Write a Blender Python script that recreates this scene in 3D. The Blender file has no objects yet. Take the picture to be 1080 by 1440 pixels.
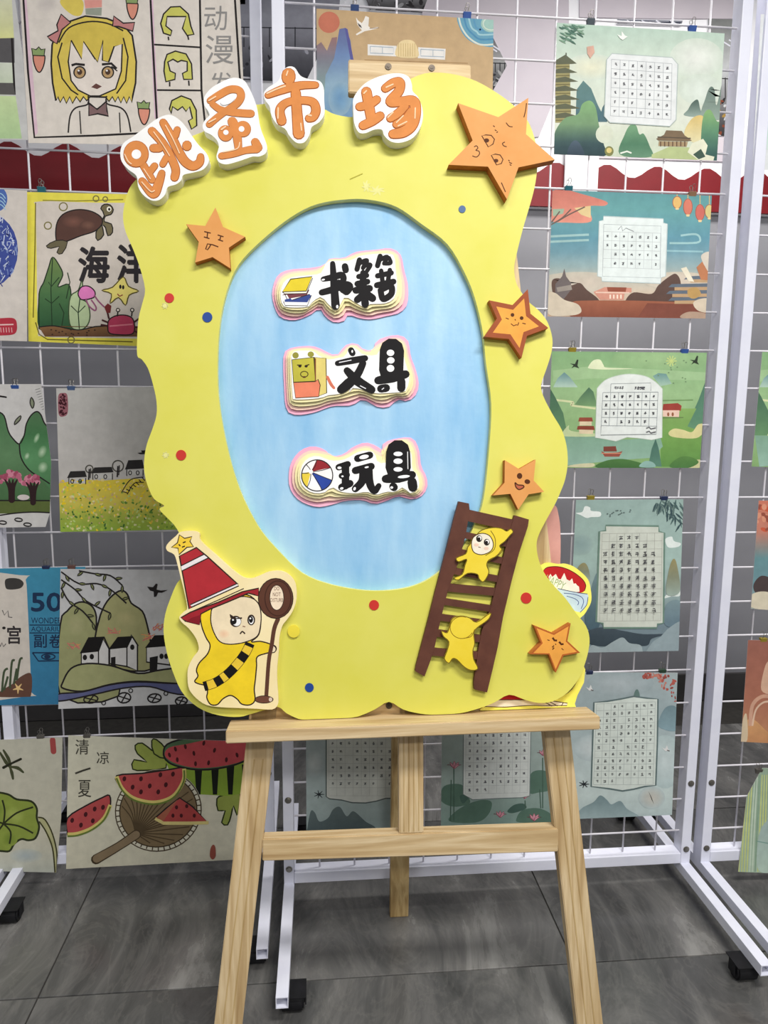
import bpy, bmesh, math, random
import numpy as np
from mathutils import Vector, Matrix
from mathutils.geometry import tessellate_polygon

# ------------------------------------------------------------------ camera, world, lights, exposure
random.seed(7)
SC = bpy.context.scene
COL = SC.collection
H = 1.28                                  # camera height above the floor
F = 1000.0                                # focal length in pixels of the 1080x1440 frame
PITCH, YAW, ROLL = (math.radians(v) for v in (8.2816, 5.1596, 0.4017))
FW = Vector((math.sin(YAW)*math.cos(PITCH), math.cos(YAW)*math.cos(PITCH), -math.sin(PITCH)))
R0 = Vector((math.cos(YAW), -math.sin(YAW), 0)); U0 = R0.cross(FW)
RT = R0*math.cos(ROLL) + U0*math.sin(ROLL)
UP = U0*math.cos(ROLL) - R0*math.sin(ROLL)
EYE = Vector((0, 0, H))
cd = bpy.data.cameras.new('camera'); cam = bpy.data.objects.new('camera', cd); COL.objects.link(cam)
cd.sensor_fit = 'VERTICAL'; cd.sensor_height = 36.0; cd.lens = 25.0; cd.clip_start = 0.02
cam.matrix_world = Matrix(((RT.x, UP.x, -FW.x, EYE.x), (RT.y, UP.y, -FW.y, EYE.y), (RT.z, UP.z, -FW.z, EYE.z), (0, 0, 0, 1)))
SC.camera = cam
SC.view_settings.view_transform = 'Standard'; SC.view_settings.look = 'None'
SC.view_settings.gamma = 1.0; SC.view_settings.use_curve_mapping = False
SC.view_settings.exposure = 0.1
world = bpy.data.worlds.new('world'); SC.world = world; world.use_nodes = True
world.node_tree.nodes['Background'].inputs[0].default_value = (0.90, 0.93, 1.0, 1)
world.node_tree.nodes['Background'].inputs[1].default_value = 0.25
def area(name, loc, sx, sy, power, col=(1, 0.97, 0.93)):
    l = bpy.data.lights.new(name, 'AREA'); l.shape = 'RECTANGLE'; l.size = sx; l.size_y = sy
    l.energy = power; l.color = col
    o = bpy.data.objects.new(name, l); COL.objects.link(o); o.location = loc
    return o
area('ceiling_lamp', (0.75, 0.05, 2.95), 1.2, 0.35, 60)
area('ceiling_lamp.001', (1.1, -1.9, 2.95), 1.2, 0.35, 60)
area('ceiling_lamp.002', (-1.5, -0.9, 2.95), 1.2, 0.35, 33)
area('ceiling_lamp.003', (1.3, 2.0, 2.95), 1.2, 0.35, 32)

# ------------------------------------------------------------------ helpers
def lin(c):
    r = []
    for v in c[:3]:
        v = v/255.0
        r.append(v/12.92 if v <= 0.04045 else ((v+0.055)/1.055)**2.4)
    return r
def ray(px, py): return RT*((px-540)/F) - UP*((py-720)/F) + FW
class Plane:
    """frame on a real plane: X along it, Z up it, -Y towards the viewer"""
    def __init__(s, O, u, w):
        s.O = Vector(O); s.u = Vector(u).normalized(); s.w = Vector(w).normalized(); s.n = s.u.cross(s.w)  # n points away from -> fixed below
        s.n = -(s.w.cross(s.u)).normalized()
        if s.n.y > 0: s.n = -s.n                                  # n faces the viewer's side
    def loc(s, px, py, off=0.0):
        r = ray(px, py); t = ((s.O + s.n*off - EYE).dot(s.n))/r.dot(s.n)
        P = EYE + r*t - s.O
        return (P.dot(s.u), P.dot(s.w))
    def pt(s, a, b, c=0.0): return s.O + s.u*a + s.w*b + s.n*c
    def M(s):
        y = -s.n
        return Matrix(((s.u.x, y.x, s.w.x, s.O.x), (s.u.y, y.y, s.w.y, s.O.y), (s.u.z, y.z, s.w.z, s.O.z), (0, 0, 0, 1)))
    def sub(s, px, py, tilt=0.0, twist=0.0):
        a, b = s.loc(px, py); O = s.pt(a, b)
        w = s.w.copy(); u = s.u.copy()
        if tilt: w = Matrix.Rotation(tilt, 3, u) @ w
        if twist: u = Matrix.Rotation(twist, 3, w) @ u
        return Plane(O, u, w)
def tag(o, label=None, cat=None, group=None, kind=None):
    if label: o['label'] = label
    if cat: o['category'] = cat
    if group: o['group'] = group
    if kind: o['kind'] = kind
    return o
def obj(name, me, parent=None, M=None, mats=()):
    o = bpy.data.objects.new(name, me); COL.objects.link(o)
    for m in mats:
        if m.name not in [x.name for x in me.materials if x]: me.materials.append(m)
    if parent: o.parent = parent
    if M is not None: o.matrix_local = M
    return o
def empty(name, M):
    o = bpy.data.objects.new(name, None); COL.objects.link(o); o.empty_display_size = 0.05; o.matrix_world = M
    return o
def mesh(name, V, Fc, smooth=False):
    me = bpy.data.meshes.new(name); me.from_pydata([tuple(v) for v in V], [], Fc); me.update()
    if smooth: me.polygons.foreach_set('use_smooth', [True]*len(me.polygons))
    return me
def box_vf(x0, x1, y0, y1, z0, z1):
    V = [(x0,y0,z0),(x1,y0,z0),(x1,y1,z0),(x0,y1,z0),(x0,y0,z1),(x1,y0,z1),(x1,y1,z1),(x0,y1,z1)]
    return V, [(0,3,2,1),(4,5,6,7),(0,1,5,4),(1,2,6,5),(2,3,7,6),(3,0,4,7)]
def bevelled(name, V, Fc, w=0.002, seg=2):
    me = mesh(name, V, Fc); bm = bmesh.new(); bm.from_mesh(me)
    bmesh.ops.recalc_face_normals(bm, faces=bm.faces)
    bmesh.ops.bevel(bm, geom=list(bm.edges), offset=w, segments=seg, affect='EDGES', profile=0.5)
    bm.to_mesh(me); bm.free(); return me
def box(name, b, w=0.0): 
    V, Fc = box_vf(*b)
    return bevelled(name, V, Fc, w) if w else mesh(name, V, Fc)
def rod_vf(p0, p1, r, n=8):
    p0 = Vector(p0); p1 = Vector(p1); d = (p1-p0).normalized()
    a = d.orthogonal().normalized(); b = d.cross(a); V = []; Fc = []
    for p in (p0, p1):
        for i in range(n):
            t = 2*math.pi*i/n; V.append(p + a*(r*math.cos(t)) + b*(r*math.sin(t)))
    for i in range(n): Fc.append((i, (i+1) % n, n+(i+1) % n, n+i))
    Fc.append(tuple(range(n-1, -1, -1))); Fc.append(tuple(range(n, 2*n)))
    return V, Fc
def tube_vf(pts, r, n=6):
    V = []; Fc = []; P = [Vector(p) for p in pts]
    for i, p in enumerate(P):
        d = (P[min(i+1, len(P)-1)] - P[max(i-1, 0)]).normalized()
        a = d.cross(Vector((0, 1, 0.013))).normalized(); b = d.cross(a)
        for k in range(n):
            t = 2*math.pi*k/n; V.append(p + a*(r*math.cos(t)) + b*(r*math.sin(t)))
    for i in range(len(P)-1):
        for k in range(n): Fc.append((i*n+k, i*n+(k+1) % n, (i+1)*n+(k+1) % n, (i+1)*n+k))
    Fc.append(tuple(range(n-1, -1, -1))); Fc.append(tuple(range((len(P)-1)*n, len(P)*n)))
    return V, Fc
def join(parts):
    V = []; Fc = []
    for v, f in parts:
        k = len(V); V += list(v); Fc += [tuple(i+k for i in q) for q in f]
    return V, Fc
def sm(pts, n=6, closed=True):
    """Catmull-Rom through the points"""
    out = []; N = len(pts); rng = range(N if closed else N-1)
    for i in rng:
        if closed: p0, p1, p2, p3 = pts[i-1], pts[i], pts[(i+1) % N], pts[(i+2) % N]
        else: p0, p1, p2, p3 = pts[max(i-1, 0)], pts[i], pts[i+1], pts[min(i+2, N-1)]
        for k in range(n):
            t = k/n; t2 = t*t; t3 = t2*t
            out.append(tuple(0.5*((2*p1[j]) + (-p0[j]+p2[j])*t + (2*p0[j]-5*p1[j]+4*p2[j]-p3[j])*t2 + (-p0[j]+3*p1[j]-3*p2[j]+p3[j])*t3) for j in (0, 1)))
    if not closed: out.append(tuple(pts[-1]))
    return out
def cr(tr, pts): return [(tr[0]+x/tr[2], tr[1]+y/tr[2]) for x, y in pts]
def ellpts(cx, cy, rx, ry, rot=0, n=28):
    c, s_ = math.cos(rot), math.sin(rot)
    return [(cx + rx*math.cos(t)*c - ry*math.sin(t)*s_, cy + rx*math.cos(t)*s_ + ry*math.sin(t)*c) for t in [2*math.pi*i/n for i in range(n)]]
def brush_poly(pts, w, n=5):
    """outline of a round-ended stroke; w one width or one per point"""
    if len(pts) == 1: pts = [pts[0], (pts[0][0]+0.01, pts[0][1])]
    ws = w if isinstance(w, (list, tuple)) else [w]*len(pts)
    P = sm([(p[0], p[1]) for p in pts], 5, False) if len(pts) > 2 else [tuple(p) for p in pts]
    W = np.interp(np.linspace(0, len(pts)-1, len(P)), range(len(pts)), ws)/2
    L = []; Rr = []
    for i, p in enumerate(P):
        a = P[max(i-1, 0)]; b = P[min(i+1, len(P)-1)]
        dx, dy = b[0]-a[0], b[1]-a[1]; d = math.hypot(dx, dy) or 1; nx, ny = -dy/d, dx/d
        L.append((p[0]+nx*W[i], p[1]+ny*W[i])); Rr.append((p[0]-nx*W[i], p[1]-ny*W[i]))
    def cap(c, v, r):
        a0 = math.atan2(v[1]-c[1], v[0]-c[0])
        return [(c[0]+r*math.cos(a0-math.pi*k/n), c[1]+r*math.sin(a0-math.pi*k/n)) for k in range(1, n)]
    return L + cap(P[-1], L[-1], W[-1]) + Rr[::-1] + cap(P[0], Rr[0], W[0])
def slab(name, pl, pts, off0, off1, mats, parent=None, px=True, holes=(), bev=0.0):
    """extruded outline on a plane, front at off1 (towards the viewer), back at off0"""
    out = [pl.loc(x, y, off1) for x, y in pts] if px else list(pts)
    hs = [[pl.loc(x, y, off1) for x, y in h] if px else list(h) for h in holes]
    V = []; Fc = []; loops = [out]+hs; sizes = [len(l) for l in loops]
    flat = [p for l in loops for p in l]; N = len(flat)
    V = [(a, -off1, b) for a, b in flat] + [(a, -off0, b) for a, b in flat]
    if hs:
        tri = tessellate_polygon([[Vector((a, b, 0)) for a, b in l] for l in loops])
        for t in tri: Fc.append(tuple(t)); Fc.append(tuple(i+N for i in reversed(t)))
    else:
        Fc.append(tuple(range(N))); Fc.append(tuple(range(2*N-1, N-1, -1)))
    nf = len(Fc); k = 0
    for n in sizes:
        for i in range(n):
            j = (i+1) % n; Fc.append((k+i, k+j, N+k+j, N+k+i))
        k += n
    me = mesh(name, V, Fc)
    bm = bmesh.new(); bm.from_mesh(me); bmesh.ops.recalc_face_normals(bm, faces=bm.faces); bm.to_mesh(me); bm.free()
    for m in mats: me.materials.append(m)
    if len(mats) > 1:
        for p in me.polygons:
            if p.index >= nf: p.material_index = 1
    return obj(name, me, parent)

EPS = 8e-6
class Canvas:
    """flat print on a sheet: every painted shape is a polygon, coloured by the 'ink' attribute"""
    def __init__(s, pl, off, clip=None, gain=1.0):
        s.pl = pl; s.off = off; s.V = []; s.Fc = []; s.C = []; s.k = 1; s.tr = (0, 0, 1); s.clip = clip; s.gain = gain; s.hold = False; s.sub = 0; s.mod = 7; s.lw = 1.0; s.sat = 1.0
    def at(s, *tr): s.tr = tr; return s
    def P(s, pts): t = s.tr; return [(t[0]+p[0]/t[2], t[1]+p[1]/t[2]) for p in pts]
    def _clip(s, poly, cols=None):
        if not s.clip: return poly
        C = s.clip; ar = sum(C[i-1][0]*C[i][1]-C[i][0]*C[i-1][1] for i in range(len(C)))
        sg = 1 if ar > 0 else -1
        for i in range(len(C)):
            a, b = C[i-1], C[i]; out = []
            f = lambda p: sg*((b[0]-a[0])*(p[1]-a[1]) - (b[1]-a[1])*(p[0]-a[0]))
            for j in range(len(poly)):
                p, q = poly[j-1], poly[j]; fp, fq = f(p), f(q)
                if (fp < 0) != (fq < 0):
                    t = fp/(fp-fq); out.append((p[0]+(q[0]-p[0])*t, p[1]+(q[1]-p[1])*t))
                if fq >= 0: out.append(q)
            poly = out
            if len(poly) < 3: return []
        return poly
    def _add(s, poly, col):
        """poly in photo pixels; col a colour or a function of the point"""
        poly = s._clip(poly)
        if len(poly) < 3: return
        o = s.off + EPS*(s.k+s.sub); k = len(s.V)
        for p in poly:
            a, b = s.pl.loc(p[0], p[1], s.off); s.V.append((a, -o, b))
        s.Fc.append(tuple(range(k, k+len(poly))))
        for p in poly:
            c = col(p) if callable(col) else col
            if s.sat != 1: g = .3*c[0]+.59*c[1]+.11*c[2]; c = [g+(v-g)*s.sat for v in c[:3]]
            s.C.append(tuple(min(1, v*s.gain) for v in lin(c)) + (1,))
    def step(s):
        if s.hold: s.sub = (s.sub+1) % s.mod
        else:
            s.k += s.mod+1 if s.sub else 1; s.sub = 0
    def fill(s, pts, col): s._add(s.P(pts), col); s.step(); return s
    def blob(s, pts, col, n=5): return s.fill(sm(pts, n), col)
    def grad(s, pts, stops, n=10, horiz=False):
        """stops: [(t, colour)...] from top to bottom of the shape"""
        P = s.P(pts); i = 0 if horiz else 1
        lo = min(p[i] for p in P); hi = max(p[i] for p in P)
        ts = [q[0] for q in stops]; cs = np.array([q[1][:3] for q in stops], float)
        def colf(p):
            t = (p[i]-lo)/max(hi-lo, 1e-6); return [float(np.interp(t, ts, cs[:, j])) for j in range(3)]
        full = P
        for b in range(n):
            y0 = lo+(hi-lo)*b/n; y1 = lo+(hi-lo)*(b+1)/n
            poly = full
            for sgn, lim in ((1, y0), (-1, y1)):
                out = []
                for j in range(len(poly)):
                    p, q = poly[j-1], poly[j]; fp, fq = sgn*(p[i]-lim), sgn*(q[i]-lim)
                    if (fp < 0) != (fq < 0):
                        t = fp/(fp-fq); out.append((p[0]+(q[0]-p[0])*t, p[1]+(q[1]-p[1])*t))
                    if fq >= 0: out.append(q)
                poly = out
                if len(poly) < 3: break
            if len(poly) >= 3: s._add(poly, colf)
        s.step(); return s
    def bgrad(s, pts, stops, n=10): return s.grad(sm(pts, 5), stops, n)
    def soft(s, cx, cy, rx, ry, cin, cout, rot=0, n=22):
        """soft wash: colour cin fading into the surrounding colour cout"""
        C = s.P([(cx, cy)])[0]; E = s.P(ellpts(cx, cy, rx, ry, rot, n)); M_ = s.P(ellpts(cx, cy, rx*0.55, ry*0.55, rot, n))
        mid = [(a*0.55+b*0.45) for a, b in zip(cin, cout)]
        table = {}
        for p in E: table[p] = cout
        for p in M_: table[p] = mid
        table[C] = cin
        def cf(p):
            d = min(table, key=lambda q: (q[0]-p[0])**2+(q[1]-p[1])**2); return table[d]
        for i in range(n):
            s._add([C, M_[i-1], M_[i]], cf); s._add([M_[i-1], E[i-1], E[i], M_[i]], cf)
        s.step(); return s
    def ell(s, cx, cy, rx, ry, col, rot=0, n=24): return s.fill(ellpts(cx, cy, rx, ry, rot, n), col)
    def line(s, pts, w, col, closed=False, smooth=0):
        if smooth: pts = sm(pts, smooth, closed)
        if closed: pts = list(pts)+[pts[0]]
        P = s.P(pts); w = w*s.lw/s.tr[2]/2
        if len(P) < 2: return s
        N = []
        for i in range(len(P)):
            if closed and i in (0, len(P)-1): a, b = P[-2], P[1]
            else: a, b = P[max(i-1, 0)], P[min(i+1, len(P)-1)]
            dx, dy = b[0]-a[0], b[1]-a[1]; d = math.hypot(dx, dy) or 1; N.append((-dy/d*w, dx/d*w))
        for i in range(len(P)-1):
            p, q, m, n_ = P[i], P[i+1], N[i], N[i+1]
            s._add([(p[0]+m[0], p[1]+m[1]), (q[0]+n_[0], q[1]+n_[1]), (q[0]-n_[0], q[1]-n_[1]), (p[0]-m[0], p[1]-m[1])], col)
        s.step(); return s
    def brush(s, pts, w, col):
        if len(pts) < 3: return s.fill(brush_poly(pts, w), col)
        Q = sm([(p[0], p[1]) for p in pts], 4, False); ws = w if isinstance(w, (list, tuple)) else [w]*len(pts)
        W = [float(v) for v in np.interp(np.linspace(0, len(pts)-1, len(Q)), range(len(pts)), ws)]
        h = s.hold; m = s.mod; s.hold = True; s.mod = m if h else 2
        for i in range(0, len(Q)-1, 2): s._add(s.P(brush_poly(Q[i:i+3][::2] if False else Q[i:i+3], W[i:i+3])), col); s.step()
        s.hold = h; s.sub = s.sub or (0 if h else 1); s.step(); s.mod = m; return s
    def outl(s, pts, col, lw, lc, smooth=5):
        Q = sm(pts, smooth) if smooth else pts
        s.fill(Q, col); s.line(Q, lw, lc, closed=True); return s
    def glyph(s, ch, x0, y0, x1, y1, col, bold=0.0, rot=0, fat=0):
        if fat:
            h = s.hold; s.hold = True
            for dx, dy in ((-1, 0), (1, 0), (0, -1), (0, 1), (-.7, -.7), (.7, .7), (.7, -.7)): s.glyph(ch, x0+dx*fat, y0+dy*fat, x1+dx*fat, y1+dy*fat, col, 0, rot)
            s.hold = h; s.step(); return s
        V, Fc = glyph_mesh(ch, bold)
        lo = [min(v[i] for v in V) for i in (0, 1)]; hi = [max(v[i] for v in V) for i in (0, 1)]
        cx, cy = (x0+x1)/2, (y0+y1)/2; c, sn = math.cos(rot), math.sin(rot)
        Q = []
        for v in V:
            x = x0+(v[0]-lo[0])/(hi[0]-lo[0] or 1)*(x1-x0); y = y1-(v[1]-lo[1])/(hi[1]-lo[1] or 1)*(y1-y0)
            dx, dy = x-cx, y-cy; Q.append((cx+dx*c-dy*sn, cy+dx*sn+dy*c))
        Q = s.P(Q)
        for f in Fc: s._add([Q[i] for i in f], col)
        s.step(); return s
    def scrib(s, cx, cy, sz, col, w=1.6):
        """a small illegible handwritten mark"""
        h = s.hold; s.hold = True; R_ = random.uniform
        for k in range(random.randint(2, 3)):
            y = cy+(k-.9)*sz*.36+R_(-.08, .08)*sz; a = R_(.25, .52)*sz; s.line([(cx-a, y+R_(0, .08)*sz), (cx+a*R_(.7, 1), y-R_(0, .12)*sz)], w, col)
        x = cx+R_(-.25, .25)*sz; s.line([(x, cy-sz*R_(.35, .55)), (x+R_(-.08, .08)*sz, cy+sz*R_(.3, .55))], w, col)
        if random.random() < .6: s.line([(cx+R_(-.1, .2)*sz, cy-R_(0, .3)*sz), (cx+random.choice((-1, 1))*R_(.3, .5)*sz, cy+R_(.3, .5)*sz)], w, col)
        s.hold = h; s.step()
    def build(s, name, parent, mat):
        me = mesh(name, s.V, s.Fc); at = me.color_attributes.new('ink', 'FLOAT_COLOR', 'CORNER')
        idx = np.zeros(len(me.loops), int); me.loops.foreach_get('vertex_index', idx)
        at.data.foreach_set('color', np.array(s.C, np.float32)[idx].ravel())
        me.materials.append(mat); return obj(name, me, parent)
_gl = {}
def glyph_mesh(ch, bold):
    if (ch, bold) not in _gl:
        cu = bpy.data.curves.new('glyph', 'FONT'); cu.body = ch; cu.resolution_u = 3; cu.offset = bold
        o = bpy.data.objects.new('glyph', cu); COL.objects.link(o)
        dg = bpy.context.evaluated_depsgraph_get(); dg.update()
        ev = o.evaluated_get(dg); me = ev.to_mesh()
        _gl[(ch, bold)] = ([tuple(v.co) for v in me.vertices], [tuple(p.vertices) for p in me.polygons])
        ev.to_mesh_clear(); bpy.data.objects.remove(o); bpy.data.curves.remove(cu)
    return _gl[(ch, bold)]

# ------------------------------------------------------------------ materials
def nodemat(name, rough=0.6, spec=0.3, metal=0.0):
    m = bpy.data.materials.new(name); m.use_nodes = True; nt = m.node_tree; b = nt.nodes['Principled BSDF']
    b.inputs['Roughness'].default_value = rough; b.inputs['Metallic'].default_value = metal
    b.inputs['Specular IOR Level'].default_value = spec
    return m, nt, b
def noise(nt, scale, detail=4, rough=0.55, coord='Object', stretch=(1, 1, 1), dist=0.0):
    tc = nt.nodes.new('ShaderNodeTexCoord'); mp = nt.nodes.new('ShaderNodeMapping'); mp.inputs['Scale'].default_value = stretch
    n = nt.nodes.new('ShaderNodeTexNoise'); n.inputs['Scale'].default_value = scale; n.inputs['Detail'].default_value = detail
    n.inputs['Roughness'].default_value = rough; n.inputs['Distortion'].default_value = dist
    nt.links.new(tc.outputs[coord], mp.inputs['Vector']); nt.links.new(mp.outputs['Vector'], n.inputs['Vector'])
    return n
def ramp(nt, src, stops):
    r = nt.nodes.new('ShaderNodeValToRGB'); e = r.color_ramp.elements
    while len(e) < len(stops): e.new(0.5)
    for i, (t, c) in enumerate(stops): e[i].position = t; e[i].color = tuple(lin(c))+(1,)
    nt.links.new(src, r.inputs['Fac']); return r
def mottled(name, c0, c1, scale=6, rough=0.6, spec=0.3, stretch=(1, 1, 1), bump=0.0, bscale=60, lo=.3, hi=.7, metal=0):
    m, nt, b = nodemat(name, rough, spec, metal)
    n = noise(nt, scale, 5, .6, 'Object', stretch); r = ramp(nt, n.outputs['Fac'], [(lo, c0), (hi, c1)])
    nt.links.new(r.outputs['Color'], b.inputs['Base Color'])
    if bump:
        n2 = noise(nt, bscale, 3); bp = nt.nodes.new('ShaderNodeBump'); bp.inputs['Strength'].default_value = bump; bp.inputs['Distance'].default_value = .002
        nt.links.new(n2.outputs['Fac'], bp.inputs['Height']); nt.links.new(bp.outputs['Normal'], b.inputs['Normal'])
    return m
def inkmat():
    m, nt, b = nodemat('printed_ink', 0.65, 0.2)
    a = nt.nodes.new('ShaderNodeAttribute'); a.attribute_name = 'ink'
    n = noise(nt, 38, 4, .6); mr = nt.nodes.new('ShaderNodeMapRange'); mr.inputs['From Min'].default_value = .3; mr.inputs['From Max'].default_value = .7
    mr.inputs['To Min'].default_value = .9; mr.inputs['To Max'].default_value = 1.06
    mx = nt.nodes.new('ShaderNodeVectorMath'); mx.operation = 'SCALE'
    nt.links.new(n.outputs['Fac'], mr.inputs['Value']); nt.links.new(a.outputs['Color'], mx.inputs[0]); nt.links.new(mr.outputs['Result'], mx.inputs['Scale'])
    nt.links.new(mx.outputs['Vector'], b.inputs['Base Color']); return m
def woodmat(name, axis, dark=(176, 146, 102), mid=(206, 180, 136), light=(222, 200, 160), s=1.0):
    m, nt, b = nodemat(name, 0.5, 0.3)
    st = {'x': (1.3, 22, 22), 'z': (22, 22, 1.3)}[axis]
    n = noise(nt, 1.6*s, 3, .5, 'Object', st, .6); r = ramp(nt, n.outputs['Fac'], [(.28, dark), (.42, mid), (.52, light), (.6, mid), (.75, dark)])
    n2 = noise(nt, 9, 4, .7, 'Object', st); mx = nt.nodes.new('ShaderNodeMix'); mx.data_type = 'RGBA'; mx.blend_type = 'MULTIPLY'; mx.inputs['Factor'].default_value = .35
    r2 = ramp(nt, n2.outputs['Fac'], [(.3, (205, 190, 170)), (.65, (255, 255, 255))])
    nt.links.new(r.outputs['Color'], mx.inputs[6]); nt.links.new(r2.outputs['Color'], mx.inputs[7]); nt.links.new(mx.outputs[2], b.inputs['Base Color'])
    bp = nt.nodes.new('ShaderNodeBump'); bp.inputs['Strength'].default_value = .25; bp.inputs['Distance'].default_value = .001
    nt.links.new(n.outputs['Fac'], bp.inputs['Height']); nt.links.new(bp.outputs['Normal'], b.inputs['Normal'])
    return m
INK = inkmat()
M_YEL = mottled('yellow_paint', (213, 209, 80), (221, 217, 106), 5, .5, .35, (1, 1, 1), .15, 25)
M_YELE = mottled('yellow_foam_edge', (236, 226, 110), (248, 242, 170), 30, .6)
M_BLUE = mottled('blue_paint', (132, 186, 226), (172, 212, 238), 5, .45, .4, (2.2, 1, .55), .35, 30, .32, .66)
M_FOAM = mottled('white_foam', (236, 236, 234), (250, 250, 248), 20, .7)
M_ORG = mottled('orange_paint', (214, 146, 74), (226, 160, 92), 12, .6)
M_ORGE = mottled('orange_foam_edge', (168, 92, 40), (196, 118, 56), 40, .7)
M_BRN = mottled('brown_paint', (84, 48, 38), (102, 62, 48), 22, .6, .25)
M_PINK = mottled('pink_paper', (246, 172, 200), (250, 188, 210), 10, .7)
M_CREAM = mottled('cream_paper', (240, 228, 168), (246, 236, 190), 10, .7)
M_CARDC = mottled('cream_card', (242, 222, 164), (248, 232, 186), 12, .7)
M_PALE = mottled('pale_yellow_card', (244, 234, 84), (248, 240, 120), 12, .6)
M_WHITE = mottled('white_card', (244, 244, 242), (252, 252, 250), 12, .7)
M_ROSE = mottled('dusty_rose_card', (202, 146, 136), (220, 164, 152), 14, .8)
M_METAL = mottled('white_powder_coat', (226, 228, 243), (236, 238, 250), 14, .38, .45)
M_WIRE = mottled('white_wire_coat', (214, 212, 218), (232, 230, 236), 14, .4, .4)
M_RUB = mottled('black_rubber', (16, 16, 18), (30, 30, 34), 30, .6, .3)
M_STEEL = mottled('steel', (120, 118, 112), (170, 166, 158), 60, .35, .5, metal=.8)
M_DARKST = mottled('dark_steel', (52, 46, 40), (92, 82, 70), 60, .4, .5, metal=.6)
M_PAPER = mottled('white_paper', (240, 238, 232), (248, 246, 242), 9, .8, .15)
W_X = woodmat('pine_along_bar', 'x'); W_Z = woodmat('pine_along_leg', 'z')
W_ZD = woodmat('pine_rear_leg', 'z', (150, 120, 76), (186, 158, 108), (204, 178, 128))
# ------------------------------------------------------------------ the setting
X3 = Vector((1, 0, 0)); Z3 = Vector((0, 0, 1))
def ground(px, py):
    r = ray(px, py); return EYE + r*(H/-r.z)
def tilemat():
    m, nt, b = nodemat('grey_stone_tile', 0.32, 0.4)
    n = noise(nt, 2.2, 8, .66, 'Object', (2.4, .9, 1), .9); r = ramp(nt, n.outputs['Fac'], [(.28, (60, 60, 60)), (.46, (86, 86, 85)), (.58, (108, 107, 105)), (.7, (142, 141, 138))])
    n2 = noise(nt, 5, 6, .6, 'Object', (1.4, .7, 1), 2.4); r2 = ramp(nt, n2.outputs['Fac'], [(.46, (0, 0, 0)), (.5, (255, 255, 255)), (.54, (0, 0, 0))])
    mx = nt.nodes.new('ShaderNodeMix'); mx.data_type = 'RGBA'; mx.inputs[7].default_value = tuple(lin((150, 147, 140)))+(1,)
    mu = nt.nodes.new('ShaderNodeMath'); mu.operation = 'MULTIPLY'; mu.inputs[1].default_value = .10
    nt.links.new(r2.outputs['Color'], mu.inputs[0]); nt.links.new(mu.outputs[0], mx.inputs['Factor'])
    nt.links.new(r.outputs['Color'], mx.inputs[6]); nt.links.new(mx.outputs[2], b.inputs['Base Color'])
    r3 = ramp(nt, n.outputs['Fac'], [(.3, (110, 110, 110)), (.7, (150, 150, 150))]); nt.links.new(r3.outputs['Color'], b.inputs['Roughness'])
    return m
M_TILE = tilemat()
M_GROUT = mottled('dark_grout', (52, 50, 48), (64, 62, 58), 40, .9)
M_WALL = mottled('grey_wall', (140, 140, 146), (152, 152, 157), 2.5, .6, .3)
M_BOARDW = mottled('white_board', (234, 234, 238), (244, 244, 246), 3, .5)
M_LILAC = mottled('lilac_grey_panel', (190, 182, 190), (202, 194, 200), 3, .6)
M_RED = mottled('dark_red_trim', (112, 10, 20), (132, 16, 28), 4, .5, .4)
fl = tag(obj('floor', box('floor', (-4, 4, -3.2, 2.95, -.06, -.004)), None, None, [M_GROUT]), 'floor of large grey stone tiles with dark joints', None, None, 'structure')
ys = ground(740, 1359).y; xs_ = -.622; TW, TD, J = 1.206, .60, .0016
tm = box('tile', (J, TW-J, J, TD-J, -.02, 0), .0012); tm.materials.append(M_TILE)
for i in range(-3, 3):
    for j in range(-6, 2):
        o = obj('tile', tm, fl); o.location = (xs_+TW*i, ys+TD*j, 0)
WY = 2.9
wb = tag(obj('wall_back', box('wall_back', (-4, 4, WY, WY+.1, 0, 3.2)), None, None, [M_WALL]), 'plain grey back wall behind the display racks', None, None, 'structure')
M_SKIRT = mottled('dark_skirting', (62, 60, 60), (74, 72, 72), 6, .5)
tag(obj('baseboard_back', box('baseboard_back', (-4, 4, WY-.015, WY, 0, .12)), None, None, [M_SKIRT]), 'dark skirting along the back wall', None, None, 'structure')
# notice board on the wall with a scalloped red border
pw = Plane((0, WY-.02, 0), X3, Z3)
nb = empty('notice_board', Plane((0, WY, 2.04), X3, Z3).M())
tag(nb, 'white notice board with a scalloped dark red border on the back wall', 'notice board')
nb.location = (0, WY, 2.07); NZ = 2.07
obj('panel', box('panel', (-2.6, 2.6, -.02, 0, -.005, 1.1), .002), nb, None, [M_BOARDW])
zt, zb, per = H+.93-NZ, H+.79-NZ, .205
top = []
for i in range(0, 26*8+1):
    x = -2.6+i*per/8; ph = (x-1.13)/per*2*math.pi
    top.append((x, zt + .024*math.cos(ph)))
slab('border', Plane((0, WY, NZ), X3, Z3), top+[(top[-1][0], zb), (-2.6, zb)], .018, .032, [M_RED], nb, px=False)
obj('hanging_strip', box('hanging_strip', (.955, 1.09, -.045, -.033, H+.76-NZ, 2.5-NZ), .002), nb, None, [M_BOARDW])
obj('hanging_strip', box('hanging_strip', (.33, .42, -.045, -.033, H+.74-NZ, 2.3-NZ), .002), nb, None, [M_BOARDW])
pnb = Plane((0, WY, NZ), X3, Z3)
for q in ([(590, -40), (800, -40), (800, 90), (758, 192), (690, 200), (600, 120)], [(815, -40), (1040, -40), (1040, 26), (930, 26), (815, 24)], [(835, 180), (1040, 175), (1040, 228), (838, 222)]):
    slab('hexagon_panel', pnb, q, .02, .026, [M_LILAC], nb)
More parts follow.
